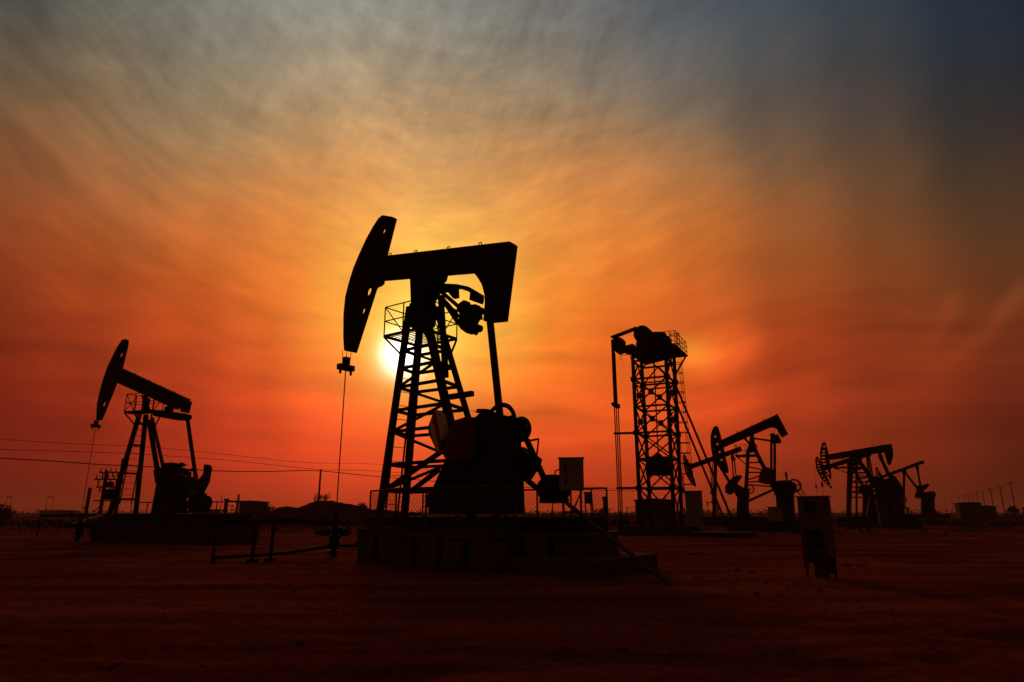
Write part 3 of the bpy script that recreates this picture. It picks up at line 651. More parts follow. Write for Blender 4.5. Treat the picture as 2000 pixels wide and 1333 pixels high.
rp2, T2, L2, well_2 = pump_jack(dict(
    label='pump jack towards the right edge with a hanging curved tail weight and slotted head', px=1665, Y=76, yaw=R(-25), w=0.26, head_w=0.2,
    head_front=[(1623.5,938.5),(1615,928),(1608,919),(1604,910),(1601.5,897),(1601.3,885),(1602.5,877),(1605,868),(1608,863)],
    head_back=[(1612,865),(1615,874),(1618,884),(1620.5,899),(1622,914),(1624,928)],
    holes=[(1609.7,872.6,0.13),(1608.4,881.4,0.1,2.0),(1608.4,887.3,0.1,2.2),(1608,894,0.1,2.2),(1608.4,900.5,0.1,2.2),(1610.2,906.7,0.1,2.2),(1615,920.3,0.13),(1618.3,925.4,0.13)],
    beam_top=[(1614,889),(1703,873.5),(1738,868)], beam_bottom=[(1614,899.5),(1712,886),(1728,884)],
    tail=([(1740,868),(1743.7,880),(1743.7,893),(1739.3,908),(1734,909)], [(1729.5,891),(1728,884),(1722,883),(1722,872)]),
    lugs=[(1642,882),(1668,877.5),(1704,870),(1721,869)],
    saddle=[([(1671,892),(1681,891),(1683,902),(1678,908),(1666,906)], 0.32)],
    legs=dict(nf=((1664,898),(1660,985),-0.3,-0.8,0.36), ff=((1673,905),(1673,985),0.3,0.8,0.24), nr=((1680,904),(1702,938),-0.3,-0.8,0.28), fr=((1684,906),(1706,938),0.3,0.8,0.22)),
    foot_z=1.0, levels=[Tr(1665,76,R(-25)).P(1665,y,0).z for y in (908,916,924,933,942,952,962,972)],
    platform=dict(z=Tr(1665,76,R(-25)).P(1665,913,0).z, rect=(-1.3,1.6,-0.9,0.9), h=1.05),
    equalizer=[([(1692,889),(1697,889),(1699.5,895),(1693,896)], -0.25, 0.25), ([(1715,886),(1721,886),(1723,897),(1718,898)], -0.25, 0.25)], eq_cyl=[((1696,893),0.18,1.6),((1720,893),0.2,1.6)],
    pitman=[((1695,896),(1702,936),-0.8,0.13),((1698.5,896),(1705.5,936),0.8,0.13),((1720,894),(1735,926),0.0,0.3)],
    cranks=[(((1722,945),(1745,935),-0.85,0.5), [([(1733,925),(1741,927),(1749,931),(1755,940),(1761,950),(1760,956),(1748,957),(1742,948)], -1.25, -0.9, STEEL)]),
            (((1722,945),(1708,940),0.85,0.5), [([(1696,932),(1712,930),(1726,936),(1728,948),(1718,953),(1700,948)], 0.9, 1.25, STEEL)])],
    gearbox=[([(1706,936),(1728,936),(1740,944),(1761,953),(1762,974),(1712,974)], -0.6, 0.6)],
    pedestal=[([(1700,966),(1758,966),(1760,1012),(1692,1012)], -0.75, 0.75)],
    wheels=[((1703,948),0.6,0.7,0.08,5)], skid=(-1.5,6.2,0.8,0.6,1.0),
    carrier=dict(at=(1606,948), **{'from': (1608,915)}), rod_z=0.9))
concrete_base(T2, 'concrete plinth under the pump jack with the hanging tail weight', -1.8, 6.5, -1.4, 1.4, 0.6, 1.3, CONC=OILY)

rp2b, T2b, L2b, well_2b = pump_jack(dict(
    label='pump jack mostly hidden behind the slotted head, only its lower head and beam showing', px=1668, Y=98, yaw=R(-25), w=0.26, head_w=0.2,
    head_front=[(1625,955.5),(1618,950),(1611,943),(1604,935),(1598.5,926),(1595,918),(1593,908),(1592,898),(1593.5,892.5)],
    head_back=[(1598,893),(1601,899),(1605,909),(1610,921),(1617,935),(1626,954)],
    holes=[(1597,899.5,0.11),(1597.8,905,0.1,1.7),(1599,910.5,0.1,1.7),(1600.5,916,0.1,1.7),(1603,921,0.1,1.7),(1606,929.5,0.12),(1610,936,0.12),(1614.5,942,0.12),(1620.5,948,0.12)],
    beam_top=[(1603,913),(1655,896),(1700,882)], beam_bottom=[(1606,921),(1657,904),(1702,890)],
    saddle=[([(1655,898),(1664,895),(1666,908),(1654,910)], 0.3)],
    legs=dict(nf=((1657,906),(1655,985),-0.3,-0.8,0.3), ff=((1658,906),(1657,985),0.3,0.8,0.3), nr=((1663,908),(1682,945),-0.3,-0.8,0.24), fr=((1664,908),(1684,945),0.3,0.8,0.24)),
    foot_z=1.0, equalizer=[([(1690,886),(1696,884),(1698,897),(1692,898)], -0.3, 0.3)], eq_cyl=[((1694,893),0.2,1.8)],
    pitman=[((1693,896),(1697,940),-0.8,0.14),((1696,896),(1700,940),0.8,0.14)],
    cranks=[(((1697,950),(1683,958),-0.8,0.4), [([(1676,950),(1688,948),(1690,960),(1678,965)], -1.2, -0.85, STEEL)])],
    gearbox=[([(1684,948),(1704,948),(1706,968),(1684,968)], -0.6, 0.6)], pedestal=[([(1686,966),(1704,966),(1706,1009),(1684,1009)], -0.7, 0.7)],
    skid=(-1.5,5.5,0.8,0.6,1.0), carrier=dict(at=(1594,951), **{'from': (1594,915)}), rod_z=0.8))
rp3, T3, L3, well_3 = pump_jack(dict(
    label='rightmost pump jack, small and far, with a straight thin beam rising to the right', px=1766, Y=108, yaw=R(-25), w=0.22, head_w=0.2,
    head_front=[(1723,952),(1717,944),(1713,935),(1711,925),(1710,917),(1711.5,912)],
    head_back=[(1714,914),(1717,921),(1721,927),(1724,934),(1726,950)],
    holes=[(1713.6,920,0.09,1.6),(1714.5,925,0.09,1.6),(1716,930,0.09,1.6)],
    beam_top=[(1718,931),(1803,899.4)], beam_bottom=[(1720,936),(1805,905)],
    saddle=[([(1762,916),(1769,914),(1770,924),(1762,925)], 0.3)],
    legs=dict(nf=((1765.5,922),(1764,976),-0.3,-0.8,0.3), ff=((1766.5,922),(1765.5,976),0.3,0.8,0.28), nr=((1767.5,924),(1788,950),-0.3,-0.8,0.24), fr=((1768.5,924),(1789,950),0.3,0.8,0.22)),
    foot_z=1.2, equalizer=[([(1789,911),(1793,910),(1794,918),(1790,919)], -0.3, 0.3)], eq_cyl=[((1791.5,914),0.2,1.6)],
    pitman=[((1791,914),(1797,949),-0.4,0.16),((1792,914),(1798.5,949),0.4,0.16)],
    cranks=[(((1797,955),(1812,947),-0.7,0.3), [([(1789,948),(1798,949),(1811,945),(1815,947),(1810,954),(1801,962),(1792,970),(1785,972),(1790,960)], -1.1, -0.75, STEEL)])],
    gearbox=[([(1792,956),(1806,961),(1824,962),(1824,972),(1790,974)], -0.6, 0.6)], pedestal=[([(1800,968),(1823,968),(1824,1005),(1800,1005)], -0.7, 0.7)],
    wheels=[((1820,966),0.5,0.7,0.07,5)],
    skid=(-1.2,6,0.8,0.7,1.2), carrier=dict(at=(1711,952), **{'from': (1711,925)}), rod_z=0.8))

# far pump jacks: the same kind of machine further out on the plain
for src, px, Y, yaw, lab in ((rp3, 1604, 330, R(-42), 'tiny distant pump jack between the foreground cabinet and the slotted head pump jack'),
                             (rpb, 1392, 420, R(-20), 'tiny distant pump jack behind the front leg of the half hidden pump jack'),
                             (rp1, 1762, 400, R(-30), 'tiny distant pump jack under the beam of the rightmost pump jack')):
    o = copy_tree(src); o.location = col_at(px, Y, -0.05); o.rotation_euler = (0, 0, yaw); o['label'] = lab

# ------------------------------------------------------------------ lattice tower pumping unit
def tower():
    T = Tr(1285, 50, R(-27)); yo = 1.35
    root = thing('tower_pumping_unit', 'tall lattice tower pumping unit with a drum and winch on its top deck', 'pumping unit', T.o, T.yaw)
    tops = dict(nl=((1236,702),-yo), fl=((1253,708),yo), nr=((1301,705),-yo), fr=((1317,705),yo))
    bots = dict(nl=((1250,1000),-yo), fl=((1270.5,1000),yo), nr=((1315.5,995),-yo), fr=((1331,996),yo))
    lg = {}
    for k in tops:
        a = T.P(*tops[k][0], tops[k][1]); b = T.P(*bots[k][0], bots[k][1]); f = leg_at(a, b, 0.5); a = leg_at(a, f, a.z+0.25); lg[k] = (a, f)
        MB().bar(a, f, 0.23, 0.23).build('leg', STEEL, root)
    zs = [T.P(1240, y, -yo).z for y in (706, 741, 795, 846, 897, 954)] + [0.55]
    faces = (('nl','nr'),('fl','fr'),('nl','fl'),('nr','fr'))
    for a, b in faces:
        m = MB()
        for i, z in enumerate(zs):
            p, q = leg_at(*lg[a], z), leg_at(*lg[b], z)
            m.bar(p, q, 0.11, 0.14)
            if i in (1,): m.bar(p-V((0,0,0.35)), q-V((0,0,0.35)), 0.08, 0.1)
            for c_ in (p, q):
                m.box(c_.x-0.2, c_.x+0.2, c_.y-0.2, c_.y+0.2, z-0.16, z+0.16) if i in (1, 3, 5) else None
            if i:
                p2, q2 = leg_at(*lg[a], zs[i-1]), leg_at(*lg[b], zs[i-1])
                if i in (1,):
                    mid = (p2+q2)/2; m.bar(p, mid, 0.09); m.bar(q, mid, 0.09)
                else:
                    m.bar(p, q2, 0.095); m.bar(q, p2, 0.095); cc = (p+q+p2+q2)/4
                    if i in (2, 3): m.box(cc.x-0.16, cc.x+0.16, cc.y-0.16, cc.y+0.16, cc.z-0.2, cc.z+0.2)
        m.build('lattice_bracing', STEEL, root)
    m = MB(); m.tube([T.P(1277, 706, 0), T.P(1286, 895, 0)], 0.05, 6); m.build('guide_rod', STEEL, root)
    MB().prism(T.xz([(1266,893),(1311,893),(1311,929),(1266,929)]), -0.7, 0.7).prism(T.xz([(1279,893),(1284,886),(1289,886),(1294,893)]), -0.2, 0.2).build('counterweight_box', STEEL, root, bevel=0.03)
    # top deck and the cantilever arm
    m = MB()
    m.prism(T.sil([(1243,681),(1312,681),(1326,690),(1331,696),(1240,699),(1229,692)], -1.5, 1.5), -1.5, 1.5)
    x1 = T.P(1332, 700, 0).x; zd = T.P(1285, 690, 0).z
    m.box(T.P(1237, 690, 0).x, x1, -1.9, 2.3, zd, zd+0.08)
    for sy in (-1.2, 2.0): m.bar((x1-0.1, sy, zd), leg_at(*lg['nr' if sy < 0 else 'fr'], zd-1.6), 0.12)
    deck = m.build('deck', STEEL, root)
    m = MB().prism(T.sil([(1196,680),(1243,677),(1243,694),(1226,694),(1223,690),(1203,689)], -0.5, 0.5), -0.5, 0.5)
    m.build('cantilever_arm', STEEL, root, bevel=0.03)
    q = T.P(1211, 670, 0); MB().cyl(q, (0,1,0), 0.38, 0.7, 24).box(q.x-0.42, q.x+0.1, -0.4, 0.4, q.z-0.45, q.z+0.35).build('head_drum', IRON, root)
    q = T.P(1257, 655, 0); m = MB().cyl(q, (0,1,0), 0.68, 1.0, 28); m.prism(T.sil([(1243,660),(1272,650),(1276,680),(1242,680)], -0.7, 0.7), -0.7, 0.7); m.build('winch_drum', IRON, root)
    m = MB().prism(T.xz([(1271,652),(1275,650),(1284,649.5),(1299,649.5),(1300,653),(1304,657),(1311,663),(1311,670),(1308,680),(1270,680)]), -0.25, 0.25)
    m.cyl(T.P(1302,667,0), (1,0,0), 0.38, 0.5, 16); m.cyl(T.P(1288,662,0), (0,1,0), 0.4, 1.0, 16)
    m.build('gear_motor', IRON, root, bevel=0.03)
    m = MB(); m.bar(T.P(1195,660,0), T.P(1245,641,0), 0.7, 0.09); m.build('drive_belt', RUBBER, root)
    # railing round the deck, ladder cage
    m = MB(); x0 = T.P(1205, 685, 0).x; h = 1.15
    loops = [((T.P(1243,690,0).x, 2.25), (x1-0.05, 2.25)), ((x1-0.05, 2.25), (x1-0.05, -1.85)), ((x0, 1.0), (T.P(1243,690,0).x, 1.0)), ((T.P(1290,690,0).x,-1.85),(x1-0.05,-1.85))]
    for a, b in loops:
        a, b = V((*a, zd)), V((*b, zd)); n = max(2, round((b-a).length/0.75))
        for k in range(n+1): m.bar(lerp(a, b, k/n), lerp(a, b, k/n)+V((0,0,h)), 0.04)
        for hh in (h, h*0.66, h*0.33): m.bar(a+V((0,0,hh)), b+V((0,0,hh)), 0.035)
    m.build('railing', STEEL, deck)
    m = MB(); lx = leg_at(*lg['fr'], 8).x+0.45; ly = yo-0.1
    for dy in (-0.25, 0.25): m.bar((lx-0.2, ly+dy, 1.2), (lx-0.55, ly+dy, zd+2.0), 0.035)
    n = 34
    for k in range(n):
        f = (k+0.5)/n; z = 1.2+(zd+0.8)*f; xx = lx-0.2-0.35*f
        m.bar((xx, ly-0.25, z), (xx, ly+0.25, z), 0.02)
    m.build('ladder', STEEL, root); m = MB()
    zt = zd+1.9; k = 0; z = 3.6
    while z < zt:
        f = (z-1.2)/(zd+0.8); xx = lx-0.2-0.35*f; m.ring((xx+0.36, ly, z), (0,0,1), 0.36, 0.03, 18, 5); z += 0.78
    for ang in (-60, 0, 60):
        dx, dy = 0.36+0.36*math.cos(R(ang)), 0.36*math.sin(R(ang)); m.bar((lx-0.2+dx, ly+dy, 3.6), (lx-0.55+dx, ly+dy, zt), 0.03)
    m.build('ladder_cage', STEEL, root)
    # hanging belt, carrier, rods and guides
    m = MB(); m.bar(T.P(1196.5,664,-0.2), T.P(1202,790,-0.2), 0.2, 0.22); m.bar(T.P(1201,690,0.3), T.P(1205.5,790,0.3), 0.12, 0.05); m.build('hanging_belt', RUBBER, root)
    m = MB().prism(T.xz([(1196,790),(1200,787),(1208,789),(1208.5,796),(1204,798),(1199,795)]), -0.4, 0.4); m.build('carrier_bar', IRON, root)
    m = MB()
    for (a, b, y) in (((1200,796),(1209,1010),-0.3),((1203.5,796),(1212.5,1010),0.0),((1207.5,797),(1215.5,1000),0.3)): m.tube([T.P(*a, y), T.P(*b, y)], 0.045, 6)
    m.build('polished_rod', GALV, root)
    for a, b in (((1200,847),(1242,846)),((1205,954),(1248,953.5))): MB().bar(T.P(*a, -0.3), T.P(*b, -0.9), 0.2, 0.16).build('guide_arm', STEEL, root)
    # long back stays to the ground
    for (a, b, y) in (((1321,756),(1418,986),-1.2),((1322,790),(1393,962),1.2)):
        p, q = T.P(*a, y), T.P(*b, y); q = leg_at(p, q, 0.1); MB().bar(p, q, 0.14).build('back_stay', STEEL, root)
    MB().box(-2.6, 2.6, -0.28-yo, 0.28-yo, 0.25, 0.6).box(-2.6, 2.6, yo-0.28, yo+0.28, 0.25, 0.6).build('skid', STEEL, root)
    m = MB()
    for k in range(4): m.bar((-1.8, -yo-0.5, 1.0+0.3*k), (2.2, -yo-0.5, 1.0+0.3*k), 0.03)
    for k in range(5): m.bar((-1.8+k, -yo-0.5, 0.3), (-1.8+k, -yo-0.5, 2.0), 0.05)
    m.build('guard_rail', STEEL, root)
    return T
TT = tower()
concrete_base(TT, 'broad low concrete plinth under the lattice tower', -3.6, 6.5, -2.3, 2.3, 0.25, 1.7, CONC=OILY)

# ------------------------------------------------------------------ wellheads and pipes
def wellhead(loc, yaw, label, s=1.0):
    o = thing('wellhead', label, 'wellhead', loc, yaw, 'wellheads under the polished rods')
    m = MB(); m.tube([(0,0,-0.1),(0,0,0.95*s)], 0.09*s, 12)
    for z in (0.12, 0.34, 0.56, 0.8): m.cyl((0,0,z*s), (0,0,1), 0.2*s, 0.07*s, 16)
    m.cyl((0,0,0.45*s), (0,0,1), 0.15*s, 0.18*s, 14); m.cyl((0,0,1.0*s), (0,0,1), 0.11*s, 0.2*s, 12); m.cyl((0,0,1.18*s),(0,0,1),0.06*s,0.2*s,10)
    m.build('casing', IRON, o)
    m = MB(); m.tube([(-0.7*s,0,0.68*s),(0.55*s,0,0.68*s)], 0.055*s, 10)
    for x in (-0.34, 0.34): m.cyl((x*s,0,0.68*s), (1,0,0), 0.11*s, 0.2*s, 12); m.tube([(x*s,0,0.68*s),(x*s,-0.3*s,0.68*s)], 0.02*s, 6)
    m.build('side_valves', IRON, o)
    for x in (-0.34, 0.34):
        m = MB().ring((x*s,-0.3*s,0.68*s), (0,1,0), 0.13*s, 0.016*s, 16, 5)
        for a in (0, R(60), R(120)): d = V((math.cos(a)*0.13*s, 0, math.sin(a)*0.13*s)); m.bar(V((x*s,-0.3*s,0.68*s))-d, V((x*s,-0.3*s,0.68*s))+d, 0.016*s)
        m.build('hand_wheel', IRON, o)
    return o
wm = V((well_main.x, well_main.y, 0)); wellhead(wm, R(-20), 'dark wellhead valve tree under the largest pump jack', 1.25)
wellhead(V((well_left.x, well_left.y, 0)), R(10), 'dark wellhead under the pump jack beside the transformer poles', 1.2)
wt = col_at(1212, 51, 0); pt = TT.P(1212.5, 1010, 0); wt = TT.o+TT.b*pt.x; wellhead(V((wt.x, wt.y, 0)), R(-27), 'dark wellhead under the hanging belt of the lattice tower', 1.3)
def pipe(name, label, pts, r, supports=(), grp=None):
    o = thing(name, label, 'pipe', (pts[0][0], pts[0][1], 0), 0, grp); q0 = V((pts[0][0], pts[0][1], 0))
    MB().tube([V(p)-q0 for p in pts], r, 10).build('pipe_run', IRON, o)
    for a, b in zip(pts, pts[1:]):
        a, b = V(a)-q0, V(b)-q0
        if (b-a).length > 1.5: MB().cyl(lerp(a, b, 0.5), b-a, r*1.8, 0.07, 12).build('flange', IRON, o)
    for (x, y, z) in supports:
        b = MB().box(x-q0.x-0.16, x-q0.x+0.16, y-q0.y-0.16, y-q0.y+0.16, -0.1, 0.06); b.tube([(x-q0.x, y-q0.y, 0), (x-q0.x, y-q0.y, z-r)], r*0.9, 8).build('pipe_support', IRON, o)
    return o
A = ground(415, 1100)
def zat(px, py, Y): return at(px, py, Y)
pts = [V((A.x, A.y, -0.1)), zat(424, 1019, A.y+0.1), zat(520, 1017, A.y+1.4), zat(600, 1017.5, A.y+2.6), zat(614, 1023, A.y+2.9), zat(655, 1023, wm.y-0.1), zat(672, 1021, wm.y+0.1), zat(682, 1018, wm.y+0.2)]
s1, s2 = zat(500, 1018, A.y+1.1), zat(535, 1018, A.y+1.7)
pipe('flow_pipe', 'raised dark flow pipe on short supports running left from the main wellhead', pts, 0.075, [(s1.x, s1.y, s1.z), (s2.x, s2.y, s2.z)])
pts = [V((A.x, A.y+0.12, 0.16)), V((*zat(500, 1085, A.y+1.0).xy, 0.17)), V((*zat(560, 1083, A.y+1.8).xy, 0.2)), V((*zat(620, 1070, A.y+3.0).xy, 0.3)), V((wm.x, wm.y-0.25, 0.36)), V((wm.x+1.1, wm.y+0.4, 0.36)), V((wm.x+1.9, wm.y+0.7, 0.25))]
pipe('return_pipe', 'dark pipe lying along the ground below the raised flow pipe', pts, 0.06)
o = thing('stop_valve', 'small valve with a hand wheel on the ground pipe right of the main wellhead', 'valve', (wm.x+0.85, wm.y+0.28, 0.4), 0)
MB().tube([(0,0,0),(0,0,0.42)], 0.035, 8).cyl((0,0,0.06),(0,0,1),0.1,0.14).build('stem', IRON, o); MB().ring((0,0,0.42),(0,0,1),0.13,0.018,16,5).bar((-0.13,0,0.42),(0.13,0,0.42),0.02).build('hand_wheel', IRON, o)
B = ground(72, 1048)
pts = [V((B.x, B.y, -0.1)), V((B.x, B.y, 1.35)), V((B.x+4, B.y+0.3, 1.4)), V((well_left.x-0.6, well_left.y, 0.85))]
pipe('flow_pipe', 'raised dark flow pipe at the left edge running to the far wellhead', pts, 0.08, [(B.x+3.5, B.y+0.25, 1.35)])
C1 = ground(1262, 1046)
# plank leaning on the plinth
p0, p1 = ground(1310, 1143), at(1108, 984, 18.6)
o = MB().bar(V((0,0,0.0)), p1-p0, 0.14, 0.05).build('leaning_plank', WOOD, None, loc=p0)
tag(o, 'long pale plank leaning from the soil up to the motor end of the largest plinth', 'plank')

# ------------------------------------------------------------------ cabinets, huts and boxes
def cabinet_on_post(loc, yaw, label):
    o = thing('control_cabinet', label, 'control box', loc, yaw, None)
    MB().box(-0.33, 0.33, -0.2, 0.2, 1.12, 1.98).build('case', BEIGE, o, bevel=0.015)
    MB().box(-0.36, 0.36, -0.24, 0.22, 1.983, 2.01).build('rain_cover', BEIGE, o)
    d = MB().box(-0.115, 0.31, -0.225, -0.203, 1.15, 1.95).build('door', BEIGE, o, bevel=0.006)
    for z in (1.27, 1.62): MB().box(-0.17, -0.125, -0.226, -0.203, z, z+0.17).build('latch', IRON, o)
    MB().cyl((0.1, -0.235, 1.72), (0,1,0), 0.03, 0.03, 12).build('lock', IRON, d)
    m = MB()
    for x in (-0.24, 0.24): m.bar((x, 0, 0), (x, 0, 1.12), 0.06)
    m.bar((-0.24, 0, 0.55), (0.24, 0, 0.55), 0.05); m.bar((-0.24, 0, 0.05), (0.24, 0, 1.05), 0.04); m.build('stand', STEEL, o)
    m = MB().tube([(-0.33, 0.05, 1.7), (-0.45, 0.05, 1.66), (-0.5, 0.1, 1.2), (-0.6, 0.4, 0.4)], 0.025, 8); m.build('cable', RUBBER, o)
cc = at(1117, 960, 18.4); cabinet_on_post(V((cc.x, cc.y, 1.05)), R(-8), 'pale control box on a stand beside the motor of the largest pump jack')
def meter_box(loc, yaw):
    o = thing('meter_cabinet', 'tall open legged metal cabinet with a dark window standing alone on the soil', 'cabinet', loc, yaw)
    w = 0.3
    MB().box(-w, w, -w, w, 1.17, 1.97).build('case', RUSTY, o, bevel=0.012)
    MB().box(-w-0.03, w+0.03, -w-0.03, w+0.03, 1.972, 2.0).build('lid', RUSTY, o)
    f = MB().box(-0.12, 0.16, -w-0.012, -w-0.002, 1.6, 1.88).build('window', RUBBER, o)
    MB().box(-0.15, -0.125, -w-0.022, -w-0.002, 1.57, 1.91).box(0.165, 0.19, -w-0.022, -w-0.002, 1.57, 1.91).box(-0.125, 0.165, -w-0.022, -w-0.002, 1.57, 1.597).box(-0.125, 0.165, -w-0.022, -w-0.002, 1.883, 1.91).build('window_frame', RUSTY, f)
    MB().box(w-0.03, w-0.002, -w+0.02, w-0.002, 0.5, 1.168).build('side_panel', RUSTY, o)
    MB().box(-w+0.002, -w+0.03, -w+0.02, w-0.04, 0.32, 1.168).build('side_panel', RUSTY, o)
    MB().box(-w+0.002, -w+0.115, -w-0.004, -w+0.018, 0.18, 1.168).build('front_strip', RUSTY, o)
    MB().box(-w+0.031, w-0.031, w-0.035, w-0.004, 0.08, 1.168).build('back_panel', RED, o)
    for sx in (-1, 1):
        for sy in (-1, 1): MB().box(sx*w*0.85-0.022, sx*w*0.85+0.022, sy*w*0.8-0.022, sy*w*0.8+0.022, -0.1, 1.169).build('leg', STEEL, o)
    m = MB().bar((-0.22, -w*0.9, 1.15), (0.0, -w*0.7, 0.6), 0.025)
    m.tube([(0.0, 0.0, -0.1), (0.0, 0.0, 0.72)], 0.09, 12).tube([(0.13, -0.05, -0.1), (0.13, -0.05, 1.16)], 0.035, 8).tube([(-0.14, 0.02, -0.1), (-0.14, 0.02, 1.16)], 0.03, 8)
    m.box(-0.2, 0.2, -0.12, 0.12, 0.6, 0.7).cyl((0,0,0.45),(0,0,1),0.16,0.06).cyl((0,0,0.2),(0,0,1),0.16,0.06)
    m.build('pipework', GALV, o)
mb = ground(1606, 1128); meter_box(V((mb.x, mb.y, 0)), R(-47))
def stand_box(loc, yaw, label, w, d, z0, z1, legs=True, m_=BEIGE):
    o = thing('equipment_box', label, 'equipment box', loc, yaw)
    MB().box(-w/2, w/2, -d/2, d/2, z0, z1).build('case', m_, o, bevel=0.02); MB().box(-w/2-0.05, w/2+0.05, -d/2-0.06, d/2+0.05, z1+0.002, z1+0.06).build('lid', m_, o)
    MB().box(-w*0.42, w*0.42, -d/2-0.02, -d/2-0.002, z0+0.08, z1-0.08).build('door', m_, o)
    if legs:
        for sx in (-1, 1):
            for sy in (-1, 1): MB().bar((sx*w*0.42, sy*d*0.4, -0.1), (sx*w*0.42, sy*d*0.4, z0), 0.06).build('leg', STEEL, o)
    return o
q = ground(1518, 1040); stand_box(V((q.x, q.y, 0)), R(-24), 'square box on thin legs in front of the raised tail pump jack', 1.05, 0.6, 0.8, 1.95)
q = col_at(1357, 56); stand_box(V((q.x, q.y, 0)), R(-16), 'tall pale equipment box right of the lattice tower', 1.35, 1.2, -0.1, 3.25, False)
q = col_at(1149, 42); 
o = stand_box(V((q.x, q.y, 0)), R(-10), 'small dark switch box on legs between the largest pump jack and the lattice tower', 0.42, 0.3, 2.1, 2.75, True, STEEL)
MB().bar((0.36, 0, -0.1), (0.22, 0, 3.05), 0.09).build('post', WOOD, o)
q = col_at(1735, 74); stand_box(V((q.x, q.y, 0)), R(-24), 'dark equipment box at the foot of the hanging tail weight pump jack', 1.6, 1.0, -0.1, 2.6, False, BRICK)
def hut(px, Y, w, d, h, label, yaw=R(-8), m_=BRICK, roof=0.35):
    p = col_at(px, Y); o = thing('hut', label, 'hut', V((p.x, p.y, 0)), yaw)
    MB().box(-w/2, w/2, -d/2, d/2, -0.1, h).build('wall', m_, o)
    MB().prism([(-w/2-0.25, h+0.002), (w/2+0.25, h+0.002), (w/2+0.2, h+0.16), (0, h+roof), (-w/2-0.2, h+0.16)], -d/2-0.25, d/2+0.25).build('roof', STEEL, o)
    MB().box(-w*0.3, -w*0.3+0.9, -d/2-0.03, -d/2-0.002, 0.05, 2.05).build('door', WOOD, o)
    MB().box(w*0.1, w*0.1+0.8, -d/2-0.03, -d/2-0.002, 1.1, 1.9).build('window', RUBBER, o)
    return o
hut(495, 112, 3.4, 3.0, 3.1, 'small flat roofed hut left of the soil mound')
hut(1277, 95, 5.0, 3.2, 3.1, 'low pale hut behind the foot of the lattice tower', R(-12))
hut(1892, 150, 4.2, 4, 3.4, 'low dark hut near the far row of poles on the right', R(-22))
hut(1920, 175, 5.0, 4, 2.9, 'flat dark hut below the tallest far pole on the right', R(-22))
hut(410, 260, 7, 5, 2.4, 'long low building on the horizon behind the far end of the pump jack fence', R(15))
hut(118, 330, 15, 8, 2.2, 'long low building far off at the left with a hedge in front', R(20))

q = col_at(1716.5, 72); p1 = at(1711, 975, 71.5)
o = MB().bar((0,0,-0.1), p1-q, 0.2, 0.12).build('guard_stake', BEIGE, None, loc=q); tag(o, 'pale leaning stake in front of the hanging tail weight pump jack', 'stake')
# ------------------------------------------------------------------ poles, lamps, power lines
def transformer_poles():
    a, b = col_at(196, 52), col_at(226, 52); yaw = math.atan2(b.y-a.y, b.x-a.x); L_ = (b-a).length
    o = thing('transformer_poles', 'pair of wooden poles carrying crossarms and a dark transformer', 'utility pole', a, yaw)
    hA = at(206, 919, 52).z; hB = at(239.5, 896, 52).z
    MB().tube([(0,0,-0.2),(0.0,0,hA)], 0.15, 10, r1=0.12).build('pole', WOOD, o); MB().tube([(L_,0,-0.2),(L_,0,hB)], 0.16, 10, r1=0.13).build('pole', WOOD, o)
    for py, ext, nm in ((923.5,0.45,'crossarm'),(937,0.75,'crossarm'),(952,0.5,'crossarm'),(978.5,0.55,'shelf')):
        z = at(205, py, 52).z; arm = MB().bar((-ext,-0.16,z),(L_+ext*0.4,-0.16,z),0.12,0.1).build(nm, WOOD, o)
        if nm == 'crossarm':
            m = MB()
            for k in range(5): x = -ext*0.8+(L_+ext)*k/4.2; m.cyl((x,-0.16,z+0.2),(0,0,1),0.05,0.3,8,0.03); m.cyl((x+0.2,-0.16,z-0.22),(0,0,1),0.05,0.32,8)
            m.build('insulators', IRON, arm)
    z = at(205, 978, 52).z
    t = MB().box(L_*0.3, L_*0.95, -0.42, 0.3, z+0.06, z+0.85).box(L_*0.34, L_*0.91, -0.5, -0.425, z+0.15, z+0.75).build('transformer', IRON, o, bevel=0.03)
    m = MB()
    for k in range(3): m.cyl((L_*(0.45+0.17*k), -0.05, z+1.05), (0,0,1), 0.06, 0.4, 8, 0.03)
    m.cyl((L_*0.3, -0.05, z+1.25), (1,0,0), 0.18, 0.55, 14); m.build('bushing', IRON, t)
    m = MB().bar((-ext,0,z-0.9),(0,0,z-0.3),0.06); m.build('brace', WOOD, o)
    return a
transformer_poles()
q = ground(160, 1046); o = MB().tube([(0,0,-0.2),(0.05,0,at(165,953,q.y).z)], 0.12, 10).build('concrete_post', CONC, None, loc=(q.x, q.y, 0)); tag(o, 'thick pale concrete post left of the far wellhead', 'post')
def pole(px, py, Y, label, name='utility_pole', r=0.14, arms=(), grp='poles along the horizon', lean=0.0):
    p = col_at(px, Y); h = at(px, py, Y).z
    o = thing(name, label, 'utility pole', V((p.x, p.y, 0)), -math.atan2(p.x, p.y), grp)
    MB().tube([(0,0,-0.2),(lean*h,0,h)], r, 8, r1=r*0.75).build('pole', WOOD, o)
    for f, w in arms: MB().bar((lean*h*f-w, 0, h*f), (lean*h*f+w, 0, h*f), 0.12).build('crossarm', WOOD, o)
    return o
mp = pole(620.5, 917, 88, 'lone wooden pole standing on the soil mound', r=0.15)
rowp = [(1984,941,150,((.97,.5),)),(1962,950,165,((.95,.6),(.55,.4))),(1942,954,185,((.96,.8),(.9,.5))),(1926,959,205,((.96,.5),)),(1914,961,225,((.96,.6),)),(1904,961,245,()),(1896,965,270,((.95,.6),)),(1888,967,300,((.95,.6),)),(1876,970,330,((.96,.7),)),(1862,971,350,()),(1848,973,380,((.95,.8),)),(1836,975,420,((.95,.8),))]
